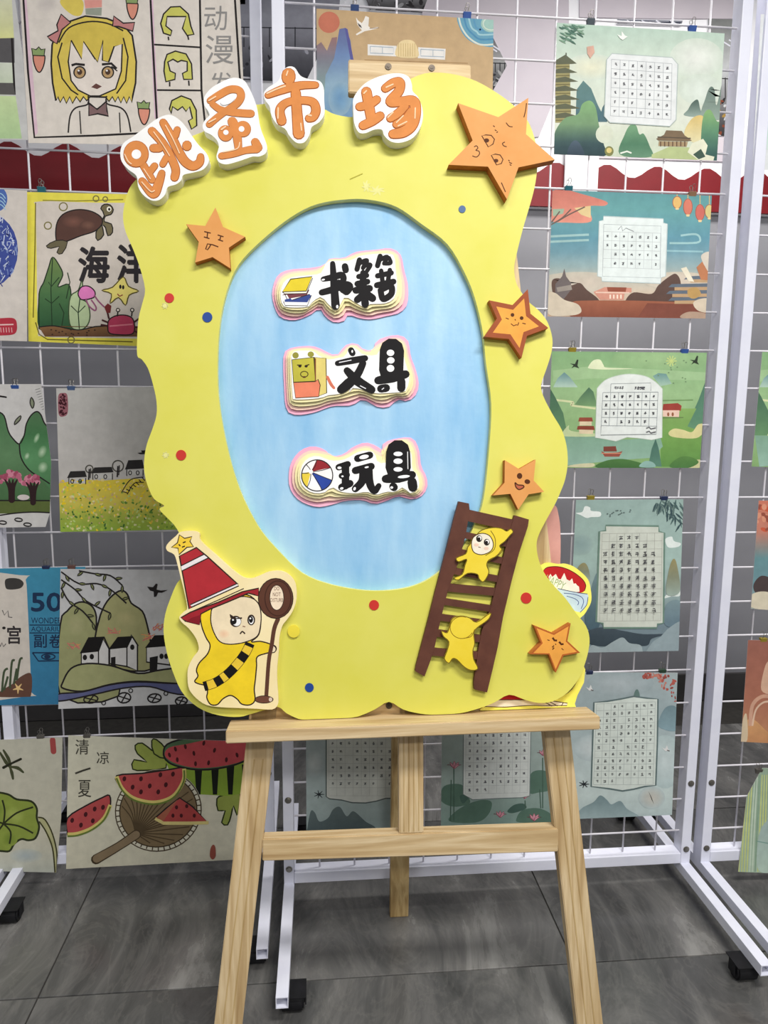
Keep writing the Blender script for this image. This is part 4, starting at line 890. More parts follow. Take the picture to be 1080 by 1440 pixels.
# --- green hills
o, cv = sheet('painting', 'painting of rounded green hills above two pink blossom trees, at the left edge', 'painting', PL, [(-150,541),(58,540),(72,650),(70,722),(64,741),(-150,744)], PO=.0225, group=ART, gain=1.32)
cv.fill([(-160,530),(80,530),(80,750),(-160,750)], (186, 184, 182)); cv.at(0, 480, 5.143)
GH = [(0, (64, 106, 66)), (.5, (84, 122, 82)), (1, (60, 96, 58))]
cv.grad([(-800,480),(0,510),(30,540),(60,640),(90,700),(140,742),(160,850),(230,950),(380,1045),(380,1160),(-800,1160)], GH)
cv.grad(sm([(140,742),(170,680),(190,600),(225,535),(265,508),(295,530),(320,590),(345,615),(380,640),(380,1050),(300,990),(210,930),(160,850)], 4), [(0, (74, 108, 72)), (.3, (60, 110, 66)), (.6, (82, 136, 88)), (1, (66, 112, 70))])
for x, y, rx, ry in ((265,700,18,40), (305,800,32,50), (310,910,38,44), (195,830,20,30)): cv.soft(x, y, rx, ry, (168, 190, 160), (74, 126, 78), .4)
for q in ([(-20,505),(30,540),(60,650),(95,705),(140,742),(175,680),(190,600),(225,535),(265,508),(295,530),(320,590),(345,615)], [(140,742),(152,840),(210,930),(300,990),(360,1030)]): cv.line(q, 8, BK, False, 4)
cv.fill([(-800,1150),(380,1155),(380,1235),(-800,1270)], (82, 96, 46)); cv.line([(-400,1150),(365,1152)], 8, BK); cv.line([(-100,1275),(90,1245),(240,1235),(370,1240)], 8, BK, False, 4)
for x, y, s in ((85, 1000, 1.1), (240, 1020, .95)):
    for _ in range(26):
        a = rr.uniform(-3.1, .1); q = rr.uniform(.5, 1); cv.ell(x+80*s*q*math.cos(a), y+20+75*s*q*math.sin(a), rr.uniform(14, 26), rr.uniform(12, 20), rr.choice([(172, 88, 112), (150, 64, 88), (190, 116, 136)]), rr.random()*3, 8)
    for dx in (-50, -20, 10, 40): cv.brush([(x, y+145), (x+dx*.3, y+60), (x+dx, y)], [44*s, 26, 8], (44, 26, 28))
cv.ell(170, 1128, 44, 20, (190, 180, 178))
for x, y, r in ((232,445,0.1), (128,570,-.6), (10,398,1.4)): cv.outl([(x+20*math.sin(r)*-2, y-40*math.cos(r)), (x+16, y), (x+20*math.sin(r)*2, y+40*math.cos(r)), (x-14, y)], (120, 126, 104), 6, BK, 3)
for x, y in ((135,1290), (200,1325), (20,1310)): cv.line(ellpts(x, y, 28, 12, .1, 10), 7, BK, True)
for k in range(9): cv.line([(255+k*6, 350+k*18), (290+k*5, 340+k*18)], 2, (120, 120, 118))
done(o, cv)
# --- rapeseed field
o, cv = sheet('painting', 'painting of a yellow flower field below small black-roofed houses, left of the sign', 'painting', PL, [(79,546),(290,543),(296,744),(85,748)], group=ART, gain=1.32)
cv.grad([(70,540),(300,540),(300,760),(70,760)], [(0, (188, 186, 182)), (.6, (178, 174, 170)), (1, (180, 178, 172))]); cv.at(0, 480, 3.857)
cv.blob([(318,290),(340,280),(365,292),(368,385),(345,408),(320,400),(314,340)], (150, 90, 100))
for _ in range(50): cv.ell(rr.uniform(322, 362), rr.uniform(290, 398), rr.uniform(3, 7), rr.uniform(3, 8), (62, 20, 30), rr.random()*3, 6)
cv.grad([(320,770),(440,750),(560,755),(700,745),(1150,750),(1150,1040),(320,1040)], [(0, (206, 184, 50)), (.45, (198, 182, 70)), (.75, (150, 168, 58)), (1, (136, 170, 54))])
for _ in range(620):
    y = rr.uniform(752, 1028); x = rr.uniform(328, 1120); t = (y-752)/276
    c = rr.choice([(222, 190, 20), (206, 176, 60), (216, 196, 120), (190, 160, 110), (224, 196, 40)]) if rr.random() > t*.95 else rr.choice([(84, 130, 44), (132, 166, 60), (174, 196, 110), (60, 106, 40), (160, 190, 60), (206, 206, 150)])
    cv.hold = True; cv.ell(x, y, rr.uniform(4, 11), rr.uniform(3, 7), c, rr.random()*3, 7)
cv.hold = False
for (x, y, w, h) in ((370,705,95,36), (500,684,110,32), (684,645,92,50)):
    cv.fill([(x,y+h),(x+w,y+h),(x+w,y+h+30),(x+6,y+h+30)], (182, 180, 176)); cv.fill([(x+12,y),(x+w-4,y-3),(x+w+6,y+h-6),(x-6,y+h)], (40, 38, 38))
    for k in range(2): cv.line(ellpts(x+22+k*w*.45, y+h+18, 8, 11, 0, 10), 4, BK, True)
    cv.line([(x+4,y+h),(x+4,y+h+34)], 4, BK); cv.line([(x+w,y+h),(x+w,y+h+34)], 4, BK)
for x, y, r in ((485,692,20), (640,676,30)): cv.line(ellpts(x, y, r, r, 0, 16), 5, (70, 68, 60), True); cv.line([(x,y),(x-4,y+60)], 6, BK); cv.line([(x+8,y-4),(x+4,y+50)], 4, BK)
cv.line([(660,820),(690,770),(720,745),(780,735)], 4, BK, False, 4); cv.line([(690,830),(715,785),(740,765),(780,765)], 4, BK, False, 4)
for k in range(7): cv.line([(668+k*17, 815-k*13), (690+k*16, 822-k*11)], 4, BK)
cv.fill([(745,605),(770,602),(765,592),(800,590),(800,612),(760,612)], BK)
done(o, cv)
# --- blue aquarium poster
o, cv = sheet('painting', 'blue aquarium poster reading 50 and 副卷, at the left edge', 'painting', PL, [(-170,803),(120,797),(120,990),(-170,994)], PO=.0225, group=ART, gain=1.32)
cv.grad([(-180,790),(130,790),(130,1000),(-180,1000)], [(0, (54, 130, 160)), (1, (44, 108, 148))]); cv.at(0, 740, 3.6)
cv.fill(sm([(-500,250),(100,248),(130,270),(140,400),(155,740),(158,840),(130,862),(-500,868)], 3), (188, 180, 170))
cv.blob([(28,270),(60,262),(100,268),(120,290),(100,315),(40,320),(26,300)], (56, 54, 52)); cv.line([(12,425),(22,450),(40,428),(44,460),(62,462)], 4, (70, 68, 70))
cv.glyph('宫', 38, 505, 104, 595, (48, 44, 46), fat=2); cv.line([(0,610),(10,590),(18,610),(30,595)], 4, (70, 66, 66)); cv.ell(20, 515, 9, 7, BK)
cv.blob([(-20,862),(10,830),(60,800),(110,758),(158,748),(158,850),(130,864)], (92, 62, 50))
for q in ([(10,840),(20,740),(40,720)], [(50,820),(60,690),(75,680)], [(85,780),(100,680),(115,668)], [(20,830),(40,760)], [(70,800),(85,720)]): cv.line(q, 9, (62, 74, 52), False, 4)
for a in range(5): cv.brush([(92,820),(92+26*math.cos(a*1.256-.9), 820+26*math.sin(a*1.256-.9))], [13, 4], (206, 170, 110))
NV = (26, 46, 76)
cv.glyph('50', 160, 338, 310, 430, NV, fat=3); cv.glyph('WONDER', 158, 462, 312, 492, NV, .0); cv.glyph('AQUARIUM', 158, 508, 335, 536, NV, 0)
cv.line([(150,500),(330,500)], 4, NV); cv.line([(150,540),(330,540)], 4, NV); cv.glyph('副', 172, 548, 236, 614, NV, fat=1); cv.glyph('卷', 250, 548, 312, 614, NV, fat=1)
cv.line([(165,640),(320,640),(320,680),(195,682),(165,640)], 5, NV); cv.line(ellpts(245, 660, 34, 14, 0, 16), 5, NV, True); cv.ell(240, 660, 16, 10, NV)
done(o, cv)
# --- village painting
o, cv = sheet('painting', 'painting of white black-roofed village houses beside a blue stream, under a willow branch', 'painting', PL, [(85,800),(302,802),(310,988),(82,997)], PO=.0255, group=ART, gain=1.32)
cv.grad([(70,790),(320,790),(320,1000),(70,1000)], [(0, (176, 176, 178)), (1, (184, 184, 184))]); cv.at(0, 740, 3.6)
GV = (142, 144, 98)
cv.outl([(305,860),(305,500),(340,430),(385,390),(430,385),(470,410),(488,460),(492,560),(560,640),(600,860)], GV, 7, BK, 3)
cv.outl([(488,600),(500,480),(530,400),(570,350),(615,325),(645,345),(665,390),(720,430),(745,500),(765,600),(780,720),(600,720)], (150, 148, 100), 7, BK, 3)
cv.soft(640, 470, 60, 50, (166, 160, 110), (150, 148, 100)); cv.soft(385, 500, 50, 60, (158, 156, 112), GV)
for x, y in ((375,605), (575,530), (750,560), (800,510)):
    for _ in range(12): cv.line([(x+rr.uniform(-36, 36), y+rr.uniform(-20, 20)), (x+rr.uniform(-36, 36), y+rr.uniform(-20, 20))], 3, rr.choice([(196, 120, 96), (206, 140, 84), (190, 90, 100)]))
for x, w, y, roofh, sx in ((412, 140, 640, 78, 35), (556, 140, 620, 60, 40), (742, 190, 612, 60, 40)):
    cv.outl([(x,y),(x+w*.62,y-10),(x+w*.78,y-70),(x+w,y-20),(x+w,y+110),(x+w*.62,y+90),(x,y+75)], (192, 190, 188), 6, BK, 0)
    cv.fill([(x-8,y+4),(x+sx,y-roofh),(x+w*.84,y-roofh-4),(x+w*.64,y-6)], (24, 22, 22)); cv.line([(x+w*.62,y-6),(x+w*.62,y+92)], 5, BK); cv.line([(x+w*.82,y-roofh),(x+w+4,y-14)], 6, BK)
for x, y in ((430,664), (465,660), (818,658), (842,658), (670,612)): cv.ell(x, y, 11, 14, (30, 28, 28))
for q in ([(562,664),(585,660),(585,712),(562,706)], [(758,664),(800,656),(795,730),(758,738)]): cv.fill(q, (30, 28, 28))
cv.outl([(318,790),(360,720),(440,695),(560,705),(700,745),(830,725),(1120,700),(1120,800),(880,795),(700,785),(560,800),(420,835),(320,820)], (150, 152, 104), 7, BK, 4)
cv.outl([(290,850),(420,838),(560,802),(700,788),(880,796),(1120,800),(1120,850),(900,850),(760,812),(620,820),(480,850),(300,885)], (86, 90, 130), 6, BK, 4)
for x, y, rx, ry in ((460,875,36,20), (628,868,34,26), (782,870,34,22), (918,884,30,20)):
    cv.line(ellpts(x, y, rx, ry, -.1, 14), 6, BK, True)
    for k in range(4): cv.line([(x, y), (x+rx*math.cos(k*1.57+.4), y+ry*math.sin(k*1.57+.4))], 5, BK)
for x, y in ((525,894), (662,832), (840,846)): cv.line(ellpts(x, y, 10, 10, 0, 10), 4, BK, True)
br = [[(310,230),(400,290),(490,290),(560,320),(640,390)], [(310,270),(380,320),(440,380),(560,440)], [(400,225),(480,240),(560,250),(620,300)], [(310,310),(350,380),(420,430),(470,490)]]
for q in br:
    cv.line(q, 6, BK, False, 4); Q = sm(q, 3, False)
    for i in range(1, len(Q), 2):
        x, y = Q[i]; r = rr.uniform(-.4, 1.3)+(1.2 if i % 4 == 1 else -.6)
        cv.outl([(x, y), (x+16*math.cos(r)-6*math.sin(r), y+16*math.sin(r)+6*math.cos(r)), (x+36*math.cos(r), y+36*math.sin(r)), (x+16*math.cos(r)+6*math.sin(r), y+16*math.sin(r)-6*math.cos(r))], (122, 128, 80), 4, BK, 2)
cv.fill([(745,305),(775,308),(790,290),(798,292),(792,320),(815,325),(850,322),(820,336),(800,335),(792,355),(780,358),(778,330),(760,325)], BK)
done(o, cv)
# --- lotus leaf
o, cv = sheet('painting', 'painting of a green lotus leaf and a dragonfly, bottom left corner', 'painting', PL, [(-150,1046),(88,1037),(86,1150),(79,1227),(-150,1222)], PO=.0225, group=ART, gain=1.32)
cv.grad([(-160,1030),(100,1030),(100,1240),(-160,1240)], [(0, (168, 166, 150)), (.75, (176, 172, 152)), (1, (162, 168, 158))]); cv.at(0, 1000, 3)
LG = (122, 138, 52)
cv.outl([(-160,480),(-120,390),(-40,345),(30,350),(70,372),(130,380),(155,410),(155,450),(165,490),(150,535),(120,545),(90,540),(60,560),(40,590),(0,590),(-100,585),(-150,540)], LG, 7, (40, 46, 22), 4)
cv.soft(60, 440, 50, 40, (146, 158, 74), LG); cv.soft(40, 540, 34, 30, (104, 124, 40), LG); cv.soft(-20, 420, 40, 40, (104, 124, 44), LG)
for q in ([(15,475),(20,420),(10,375)], [(15,475),(70,430),(140,405)], [(15,475),(80,485),(140,515)], [(15,475),(45,510),(40,560)], [(15,475),(-20,530),(-20,585)], [(15,475),(-60,450)]): cv.line(q, 6, (40, 44, 22), False, 4)
cv.fill(sm([(160,448),(185,455),(215,510),(235,580),(242,640),(238,680),(230,680),(225,600),(200,530),(175,475)], 3), (160, 158, 112)); cv.line([(160,448),(190,458),(222,520),(240,600),(240,680)], 5, (58, 56, 30), False, 4); cv.line([(165,465),(195,510),(222,580),(232,680)], 5, (58, 56, 30), False, 4)
for q, w in (([(0,175),(25,215),(40,235)], [8,15,8]), ([(15,165),(35,200),(45,230)], [8,15,8]), ([(45,235),(75,240),(98,258)], [8,15,8]), ([(42,235),(50,260),(55,285)], [8,14,9])): cv.brush(q, w, (62, 66, 42))
cv.brush([(15,238),(50,220),(88,202)], [12,9,10], (36, 36, 24)); cv.brush([(222,122),(226,170)], [24,24], (150, 62, 60))
cv.soft(110, 610, 70, 30, (148, 158, 158), (168, 170, 156)); done(o, cv)
# --- watermelon
o, cv = sheet('painting', 'watermelon painting with a round fan, reading 清凉一夏, left of the easel leg', 'painting', PL, [(96,1034),(352,1043),(346,1208),(93,1222)], PO=.0225, group=ART, gain=1.32)
cv.grad([(85,1025),(360,1025),(360,1230),(85,1230)], [(0, (182, 180, 160)), (.5, (190, 186, 164)), (1, (186, 182, 160))]); cv.at(0, 1000, 3)
for q in ([(570,145),(600,135),(640,165),(690,190),(700,240),(610,250),(560,245),(565,205),(620,215),(580,180)], [(640,125),(660,120),(700,160),(700,200),(650,180)], [(915,370),(940,355),(1010,330),(1010,400),(1000,440),(985,400),(975,440),(960,480),(935,470),(950,420),(920,420)]): cv.outl(q, (134, 146, 62), 5, (40, 46, 20), 2)
cv.fill([(690,190),(1040,190),(1040,345),(960,358),(820,350),(730,290)], (122, 150, 44))
for x in (820, 890, 955, 1020): cv.fill([(x,225),(x+34,225),(x+26,352),(x+8,352)], (22, 26, 18))
cv.outl([(690,175),(705,140),(780,115),(900,95),(1060,85),(1080,150),(1050,200),(960,235),(840,248),(740,230),(700,205)], (70, 98, 66), 6, BK, 3)
cv.blob([(697,190),(712,155),(790,138),(900,118),(1060,112),(1070,150),(1040,200),(960,228),(840,240),(745,222)], (178, 66, 70))
for x, y in ((740,160),(782,150),(860,135),(818,178),(905,165),(955,205),(880,218),(825,222),(748,205),(1000,185),(715,185)): cv.ell(x, y, 6, 11, (70, 24, 26), rr.uniform(-.3, .3), 10)
FB = (112, 94, 66)
cv.line(ellpts(668, 420, 172, 160, -.3, 40), 22, (190, 186, 166), True); cv.line(ellpts(668, 420, 182, 170, -.3, 40), 4, (70, 58, 40), True)
for a in range(44): cv.line([(668+162*math.cos(a*.1428), 420+152*math.sin(a*.1428)), (668+180*math.cos(a*.1428), 420+168*math.sin(a*.1428))], 4, (70, 58, 40))
cv.outl(ellpts(668, 420, 164, 152, -.3, 36), FB, 4, (60, 48, 32), 0)
for a in range(14):
    t = -3.0+a*.24; cv.line([(572,515), (572+(668+150*math.cos(t)-572)*.5+8, 515+(420+140*math.sin(t)-515)*.5-8), (668+155*math.cos(t), 420+142*math.sin(t))], 4, (74, 60, 40), False, 4)
for t in (.5, .8, 1.1, 1.4, 1.8, .2): cv.line([(572,515), (668+150*math.cos(t), 420+140*math.sin(t))], 4, (74, 60, 40))
cv.brush([(575,520),(500,570),(405,625)], [40,36,42], (60, 48, 32)); cv.brush([(575,520),(500,570),(408,622)], [32,28,34], (122, 104, 78))
def wedge_(pts, rind, seeds):
    cv.outl(pts, (170, 66, 66), 5, BK, 3); cv.line(rind, 13, (196, 180, 96), False, 4); cv.line([(x, y+7) for x, y in rind], 6, (92, 112, 44), False, 4)
    for x, y in seeds: cv.ell(x, y, 8, 11, (66, 22, 26), .2, 10)
wedge_([(492,272),(600,262),(720,245),(775,240),(775,290),(740,350),(690,380),(630,385),(560,365),(510,320)], [(492,275),(515,325),(560,365),(630,384),(690,378),(740,350),(775,290),(777,242)], [(525,285),(595,285),(560,320),(632,315),(677,268),(700,310),(730,265),(595,340),(668,340)])
wedge_([(285,450),(360,400),(430,365),(462,355),(465,400),(440,455),(380,500),(300,520),(285,515)], [(285,520),(330,516),(390,492),(440,450),(466,395)], [(305,460),(362,435),(400,412),(435,405),(342,480),(392,462)])
cv.outl([(758,365),(810,400),(878,470),(740,472),(690,470),(655,450),(700,410)], (160, 60, 58), 5, BK, 0); cv.line([(655,452),(690,472),(800,472),(880,470)], 11, (196, 180, 110)); cv.fill([(660,450),(710,405),(750,372),(690,462)], (150, 84, 62))
for x, y in ((788,400),(745,405),(765,440),(820,440),(730,440)): cv.ell(x, y, 7, 9, (66, 22, 26), 0, 8)
HC = (56, 54, 46)
cv.glyph('清', 318, 118, 375, 182, HC); cv.glyph('凉', 408, 170, 460, 222, HC); cv.line([(318,262),(350,250),(382,240)], 6, HC); cv.glyph('夏', 330, 290, 385, 362, HC)
cv.blob([(888,580),(898,563),(908,572),(910,610),(898,625),(886,612)], (140, 70, 56)); done(o, cv)
# ------------------------------------------------------------------ printed poem cards
def grid_text(cv, c4, cols, rows, skip=(), head=0, ink=(70, 70, 76), lc=(150, 156, 160), lw=1.6, sz=.5, fillp=.93, tw=2.6):
    """ruled cells with small handwritten marks; c4 the four corners of the ruled field"""
    def bl(u, v):
        (ax, ay), (bx, by), (cx, cy), (dx, dy) = c4
        return ((ax*(1-u)+bx*u)*(1-v)+(dx*(1-u)+cx*u)*v, (ay*(1-u)+by*u)*(1-v)+(dy*(1-u)+cy*u)*v)
    cv.hold = True
    for i in range(cols+1): cv.line([bl(i/cols, 0), bl(i/cols, 1)], lw, lc)
    for j in range(rows+1): cv.line([bl(0, j/rows), bl(1, j/rows)], lw, lc)
    cv.hold = False; cv.step(); cv.hold = True
    w = math.dist(bl(0, .5), bl(1/cols, .5))
    for j in range(rows):
        for i in range(cols):
            if (j, i) in skip or random.random() > fillp: continue
            x, y = bl((i+.5)/cols, (j+.5)/rows); cv.scrib(x, y, w*sz, ink, tw)
    cv.hold = False; cv.step()
def mist(cv, cx, cy, rx, ry, c, bg): cv.soft(cx, cy, rx, ry, c, bg)
# --- tan poster behind the sign's top
o, cv = sheet('poster', 'tan poster with a red sun and blue peaks behind the top of the sign', 'poster', PC, [(445,12),(694,28),(692,215),(446,215)], gain=1.05)
cv.grad([(430,0),(710,0),(710,230),(430,230)], [(0, (188, 156, 112)), (.5, (198, 166, 122)), (1, (204, 174, 132))]); cv.at(360, 0, 2.4545)
cv.ell(252, 77, 37, 37, (198, 110, 84))
cv.grad([(205,160),(225,145),(245,175),(262,130),(280,128),(275,200),(330,420),(205,420)], [(0, (150, 110, 110)), (.25, (120, 120, 136)), (.6, (130, 160, 160)), (1, (150, 180, 190))])
cv.grad([(240,260),(270,200),(288,100),(310,96),(326,140),(335,210),(345,300),(350,420),(230,420)], [(0, (96, 104, 156)), (.3, (104, 134, 182)), (.6, (136, 170, 194)), (1, (104, 148, 194))])
cv.fill([(306,96),(316,100),(328,160),(338,212),(326,205),(316,150)], (88, 88, 156)); cv.soft(290, 340, 40, 60, (100, 150, 196), (136, 170, 194))
cv.fill([(345,60),(352,70),(365,80),(372,70),(378,55),(390,60),(388,90),(395,97),(420,93),(425,97),(398,103),(375,108),(348,122),(344,118),(365,105),(350,85)], (232, 226, 216)); cv.fill([(350,78),(362,88),(366,98),(355,90)], (70, 60, 60)); cv.line([(392,98),(425,96)], 3, (150, 130, 110))
cv.blob([(697,55),(705,100),(730,135),(770,155),(830,155),(840,60),(760,52)], (96, 158, 186))
for k, c in ((0, (206, 214, 200)), (18, (70, 138, 180)), (34, (150, 196, 206)), (50, (84, 150, 190))): cv.line([(700+k,60),(710+k,95),(735+k*.8,130-k*.6),(775,154-k),(830,152-k)], 6, c, False, 5)
cv.ell(812, 82, 36, 30, (150, 190, 180)); cv.line(ellpts(812, 82, 28, 22, 0, 16), 4, (196, 212, 196), True)
cv.at(480, 0, 3.375)
for q in ([(125,210),(262,218),(262,268),(125,262)], [(365,224),(495,232),(492,284),(363,276)]):
    cv.fill(q, (226, 224, 220)); x0, y0 = q[0]; cv.line([(x0+12,y0+10),(x0+122,y0+16),(x0+122,y0+46),(x0+12,y0+42),(x0+12,y0+10)], 4, (160, 176, 190)); cv.line([(x0+70,y0+12),(x0+70,y0+46)], 3, (160, 176, 190))
cv.fill(sm([(262,268),(264,220),(290,192),(335,192),(358,220),(362,272)], 4), (226, 202, 148))
for x in range(272, 360, 11): cv.line([(x,206),(x,268)], 3, (200, 170, 112))
for k in range(4): cv.line([(110,284+k*14),(600,300+k*16)], 4, (176, 140, 92))
done(o, cv)
# --- C1 pagoda card
def quadset(x0, y0, w, h): return [(x0, y0), (x0+w, y0), (x0+w, y0+h), (x0, y0+h)]
o, cv = sheet('poem_card', 'pale green card with a tall pagoda and mountains around a white poem panel, top right', 'card', PC, [(783,32),(1019,47),(1008,226),(779,217)], group=CARD)
cv.grad([(770,20),(1030,20),(1030,235),(770,235)], [(0, (164, 192, 176)), (.35, (196, 210, 194)), (.7, (206, 212, 196)), (1, (186, 200, 172))]); cv.at(740, 0, 3.176)
BG = (196, 208, 194)
cv.soft(760, 260, 120, 90, (216, 220, 212), BG); cv.soft(780, 400, 100, 70, (206, 216, 206), BG); cv.soft(290, 300, 120, 60, (214, 214, 186), BG)
cv.grad([(220,545),(225,400),(255,360),(290,395),(320,470),(360,545)], [(0, (90, 128, 126)), (.6, (84, 120, 122)), (1, (60, 96, 112))])
cv.fill([(325,545),(340,480),(352,460),(362,545)], (76, 108, 118))
for k in range(7):
    y = 270+k*40; w = 60+k*4; cv.fill([(130,y),(175,y-26 if k == 0 else y-8),(178+w*.8,y+14),(178+w*.45,y+16),(130,y+18)], (92, 96, 74)); cv.fill([(130,y+18),(176+w*.3,y+16),(176+w*.3,y+38),(130,y+38)], (150, 142, 92)); cv.line([(130,y+28),(176+w*.3,y+27)], 5, (110, 104, 66))
cv.line([(178,270),(178,236)], 6, (90, 96, 80))
cv.bgrad([(120,700),(125,600),(170,530),(230,510),(250,465),(285,450),(310,480),(325,560),(345,640),(342,700)], [(0, (122, 168, 110)), (.4, (110, 146, 106)), (.75, (52, 78, 84)), (1, (44, 66, 70))]); cv.bgrad([(185,690),(200,640),(225,628),(250,660),(255,695)], [(0, (74, 92, 108)), (1, (48, 66, 80))], 5)
cv.soft(350, 600, 40, 40, (204, 208, 188), (200, 208, 186))
cv.bgrad([(418,690),(440,600),(465,558),(490,560),(505,600),(525,598),(550,650),(558,700)], [(0, (112, 158, 116)), (.6, (74, 122, 92)), (1, (96, 140, 110))]); cv.line([(420,685),(450,676),(470,684)], 7, (220, 226, 214))
cv.bgrad([(705,515),(722,490),(740,460),(765,445),(775,480),(780,520)], [(0, (70, 92, 84)), (1, (140, 160, 150))], 6); cv.bgrad([(785,520),(800,440),(820,390),(840,400),(850,470),(880,350),(900,340),(900,520)], [(0, (84, 104, 96)), (1, (140, 160, 148))], 8)
cv.bgrad([(705,600),(740,530),(790,520),(800,600),(760,640)], [(0, (206, 178, 104)), (1, (214, 206, 160))], 6); cv.bgrad([(780,640),(790,520),(820,490),(850,540),(870,560),(870,720),(790,720)], [(0, (126, 170, 104)), (.4, (88, 138, 104)), (.75, (60, 100, 92)), (1, (48, 84, 80))])
cv.fill([(560,690),(640,655),(760,660),(800,720),(560,716)], (170, 184, 126)); cv.fill([(720,680),(740,640),(790,620),(810,650),(800,690),(840,700),(835,720),(770,715)], (214, 216, 190)); cv.fill([(745,690),(780,665),(800,700),(770,712)], (62, 86, 74))
cv.fill([(580,620),(615,602),(625,582),(695,585),(708,605),(740,628),(720,632),(590,628)], (120, 100, 76)); cv.fill([(592,630),(722,634),(716,656),(590,652)], (160, 136, 100)); cv.line([(586,612),(735,618)], 5, (86, 74, 60))
for x in range(600, 720, 18): cv.line([(x,632),(x,654)], 5, (98, 74, 56))
cv.ell(370, 675, 20, 22, (122, 124, 70)); cv.ell(370, 672, 12, 12, (206, 186, 110))
for _ in range(34): x = random.uniform(140, 235); y = 110+random.uniform(0, 130)*(1-(x-140)/140); cv.brush([(x,y),(x+14,y+6),(x+28,y+random.uniform(-2, 20))], [3,9,2], random.choice([(92, 132, 112), (120, 156, 130), (74, 112, 96)]))
cv.fill([(405,155),(425,162),(425,140),(440,160),(452,165),(430,180),(418,172)], (232, 236, 228)); cv.fill([(270,210),(300,205),(305,235),(285,262),(272,240)], (206, 160, 140))
cv.outl([(382,240),(650,258),(676,288),(668,535),(640,565),(372,548),(348,520),(358,268)], (216, 220, 220), 4, (170, 184, 180), 0)
grid_text(cv, [(380,266),(650,286),(645,535),(375,518)], 7, 6, sz=.34)
done(o, cv)
# --- C2 teal sunset card
o, cv = sheet('poem_card', 'teal card with pink cloud tree, lanterns and brown ground, second from top at right', 'card', PC, [(777,267),(1001,275),(992,448),(770,445)], group=CARD)
cv.grad([(760,255),(1010,255),(1010,455),(760,455)], [(0, (82, 140, 146)), (.2, (96, 158, 160)), (.45, (92, 146, 168)), (.62, (150, 172, 172)), (.75, (206, 190, 168)), (1, (190, 150, 120))]); cv.at(740, 250, 3.176)
cv.bgrad([(100,70),(160,50),(240,70),(355,105),(350,125),(280,130),(290,195),(180,200),(110,190),(95,120)], [(0, (196, 110, 96)), (1, (226, 142, 122))], 6); cv.fill([(215,135),(288,125),(288,180),(245,165)], (216, 190, 134)); cv.fill([(118,140),(170,138),(165,160),(120,172)], (150, 176, 150))
for q in ([(110,210),(160,180),(200,140)], [(140,195),(190,165),(262,130)], [(112,200),(150,150)]): cv.line(q, 6, (112, 92, 84), False, 3)
for y in (262, 286): cv.line([(105,y),(280,y-8)], 10, (150, 190, 190)); 
cv.line([(640,292),(760,290),(776,270),(755,252),(690,258)], 9, (150, 194, 196), False, 5); cv.line([(620,326),(790,330)], 8, (140, 186, 194))
for x, y, h, c in ((674,110,36,(220, 176, 100)), (722,130,48,(214, 118, 96)), (776,155,48,(206, 104, 92)), (818,150,40,(206, 190, 120))): cv.line([(x,60),(x,y-h*.6)], 4, (200, 170, 110)); cv.outl(ellpts(x, y, 20, h*.75, 0, 18), c, 3, (170, 90, 70), 0); cv.fill([(x-9,y+h*.7),(x+9,y+h*.7),(x+6,y+h*.9),(x-6,y+h*.9)], (226, 196, 140))
cv.soft(240, 470, 200, 50, (200, 186, 170), (190, 184, 168)); cv.soft(680, 460, 160, 40, (206, 190, 172), (196, 186, 168))
BRM = (92, 68, 60)
cv.bgrad([(115,460),(150,450),(195,480),(240,470),(270,500),(320,540),(310,560),(150,555),(120,520)], [(0, (100, 78, 70)), (1, BRM)], 5); cv.bgrad([(445,545),(480,512),(560,518),(590,480),(640,440),(670,430),(690,470),(680,560),(460,560)], [(0, (96, 74, 66)), (1, BRM)], 5)
cv.fill([(130,475),(160,440),(170,405),(178,440),(200,470),(200,500),(165,545),(130,520)], (110, 100, 100)); cv.fill([(135,490),(200,478),(205,500),(140,510)], (150, 140, 132))
cv.fill([(300,510),(350,488),(470,492),(470,512),(440,512),(435,545),(330,545)], (206, 140, 120)); cv.fill([(360,488),(448,490),(444,510),(365,508)], (150, 76, 56)); cv.line([(310,512),(460,514)], 6, (226, 190, 170))
for x in range(375, 430, 16): cv.line([(x,522),(x,540)], 6, (238, 216, 196))
cv.bgrad([(200,560),(300,548),(540,550),(760,560),(800,570),(800,640),(240,630)], [(0, (160, 92, 66)), (1, (126, 68, 52))], 5); cv.fill([(540,560),(760,565),(800,600),(690,625),(500,620)], (128, 70, 56))
for y, w in ((440,80), (475,150), (505,160), (535,150)): cv.fill([(800-w,y),(830,y-4),(830,y+12),(800-w-16,y+14)], (96, 108, 122)); cv.fill([(812-w,y+14),(830,y+12),(830,y+28),(812-w,y+28)], (186, 150, 110))
cv.fill([(760,400),(790,370),(830,380),(830,460),(780,455)], (190, 120, 80)); cv.fill([(690,405),(715,398),(750,465),(725,462)], (222, 214, 190)); cv.blob([(780,350),(815,330),(830,360),(820,420),(800,400)], (206, 196, 180)); cv.blob([(722,500),(760,490),(780,520),(750,540),(725,530)], (186, 146, 84))
cv.blob([(100,520),(130,515),(170,545),(230,565),(245,600),(200,615),(100,610)], (206, 192, 170)); cv.blob([(745,560),(780,540),(830,545),(830,600),(770,595)], (206, 190, 166)); cv.blob([(690,615),(730,598),(800,606),(795,632),(700,628)], (176, 146, 124))
cv.outl([(345,172),(612,184),(612,202),(630,206),(622,440),(602,446),(600,472),(338,462),(336,444),(318,440),(326,194),(344,190)], (216, 226, 224), 4, (180, 196, 196), 0)
cv.line([(346,208),(602,216),(598,448),(340,440),(346,208)], 2, (150, 160, 164)); cv.line([(410,232),(425,215),(430,238),(445,225),(480,240)], 3, (110, 112, 118))
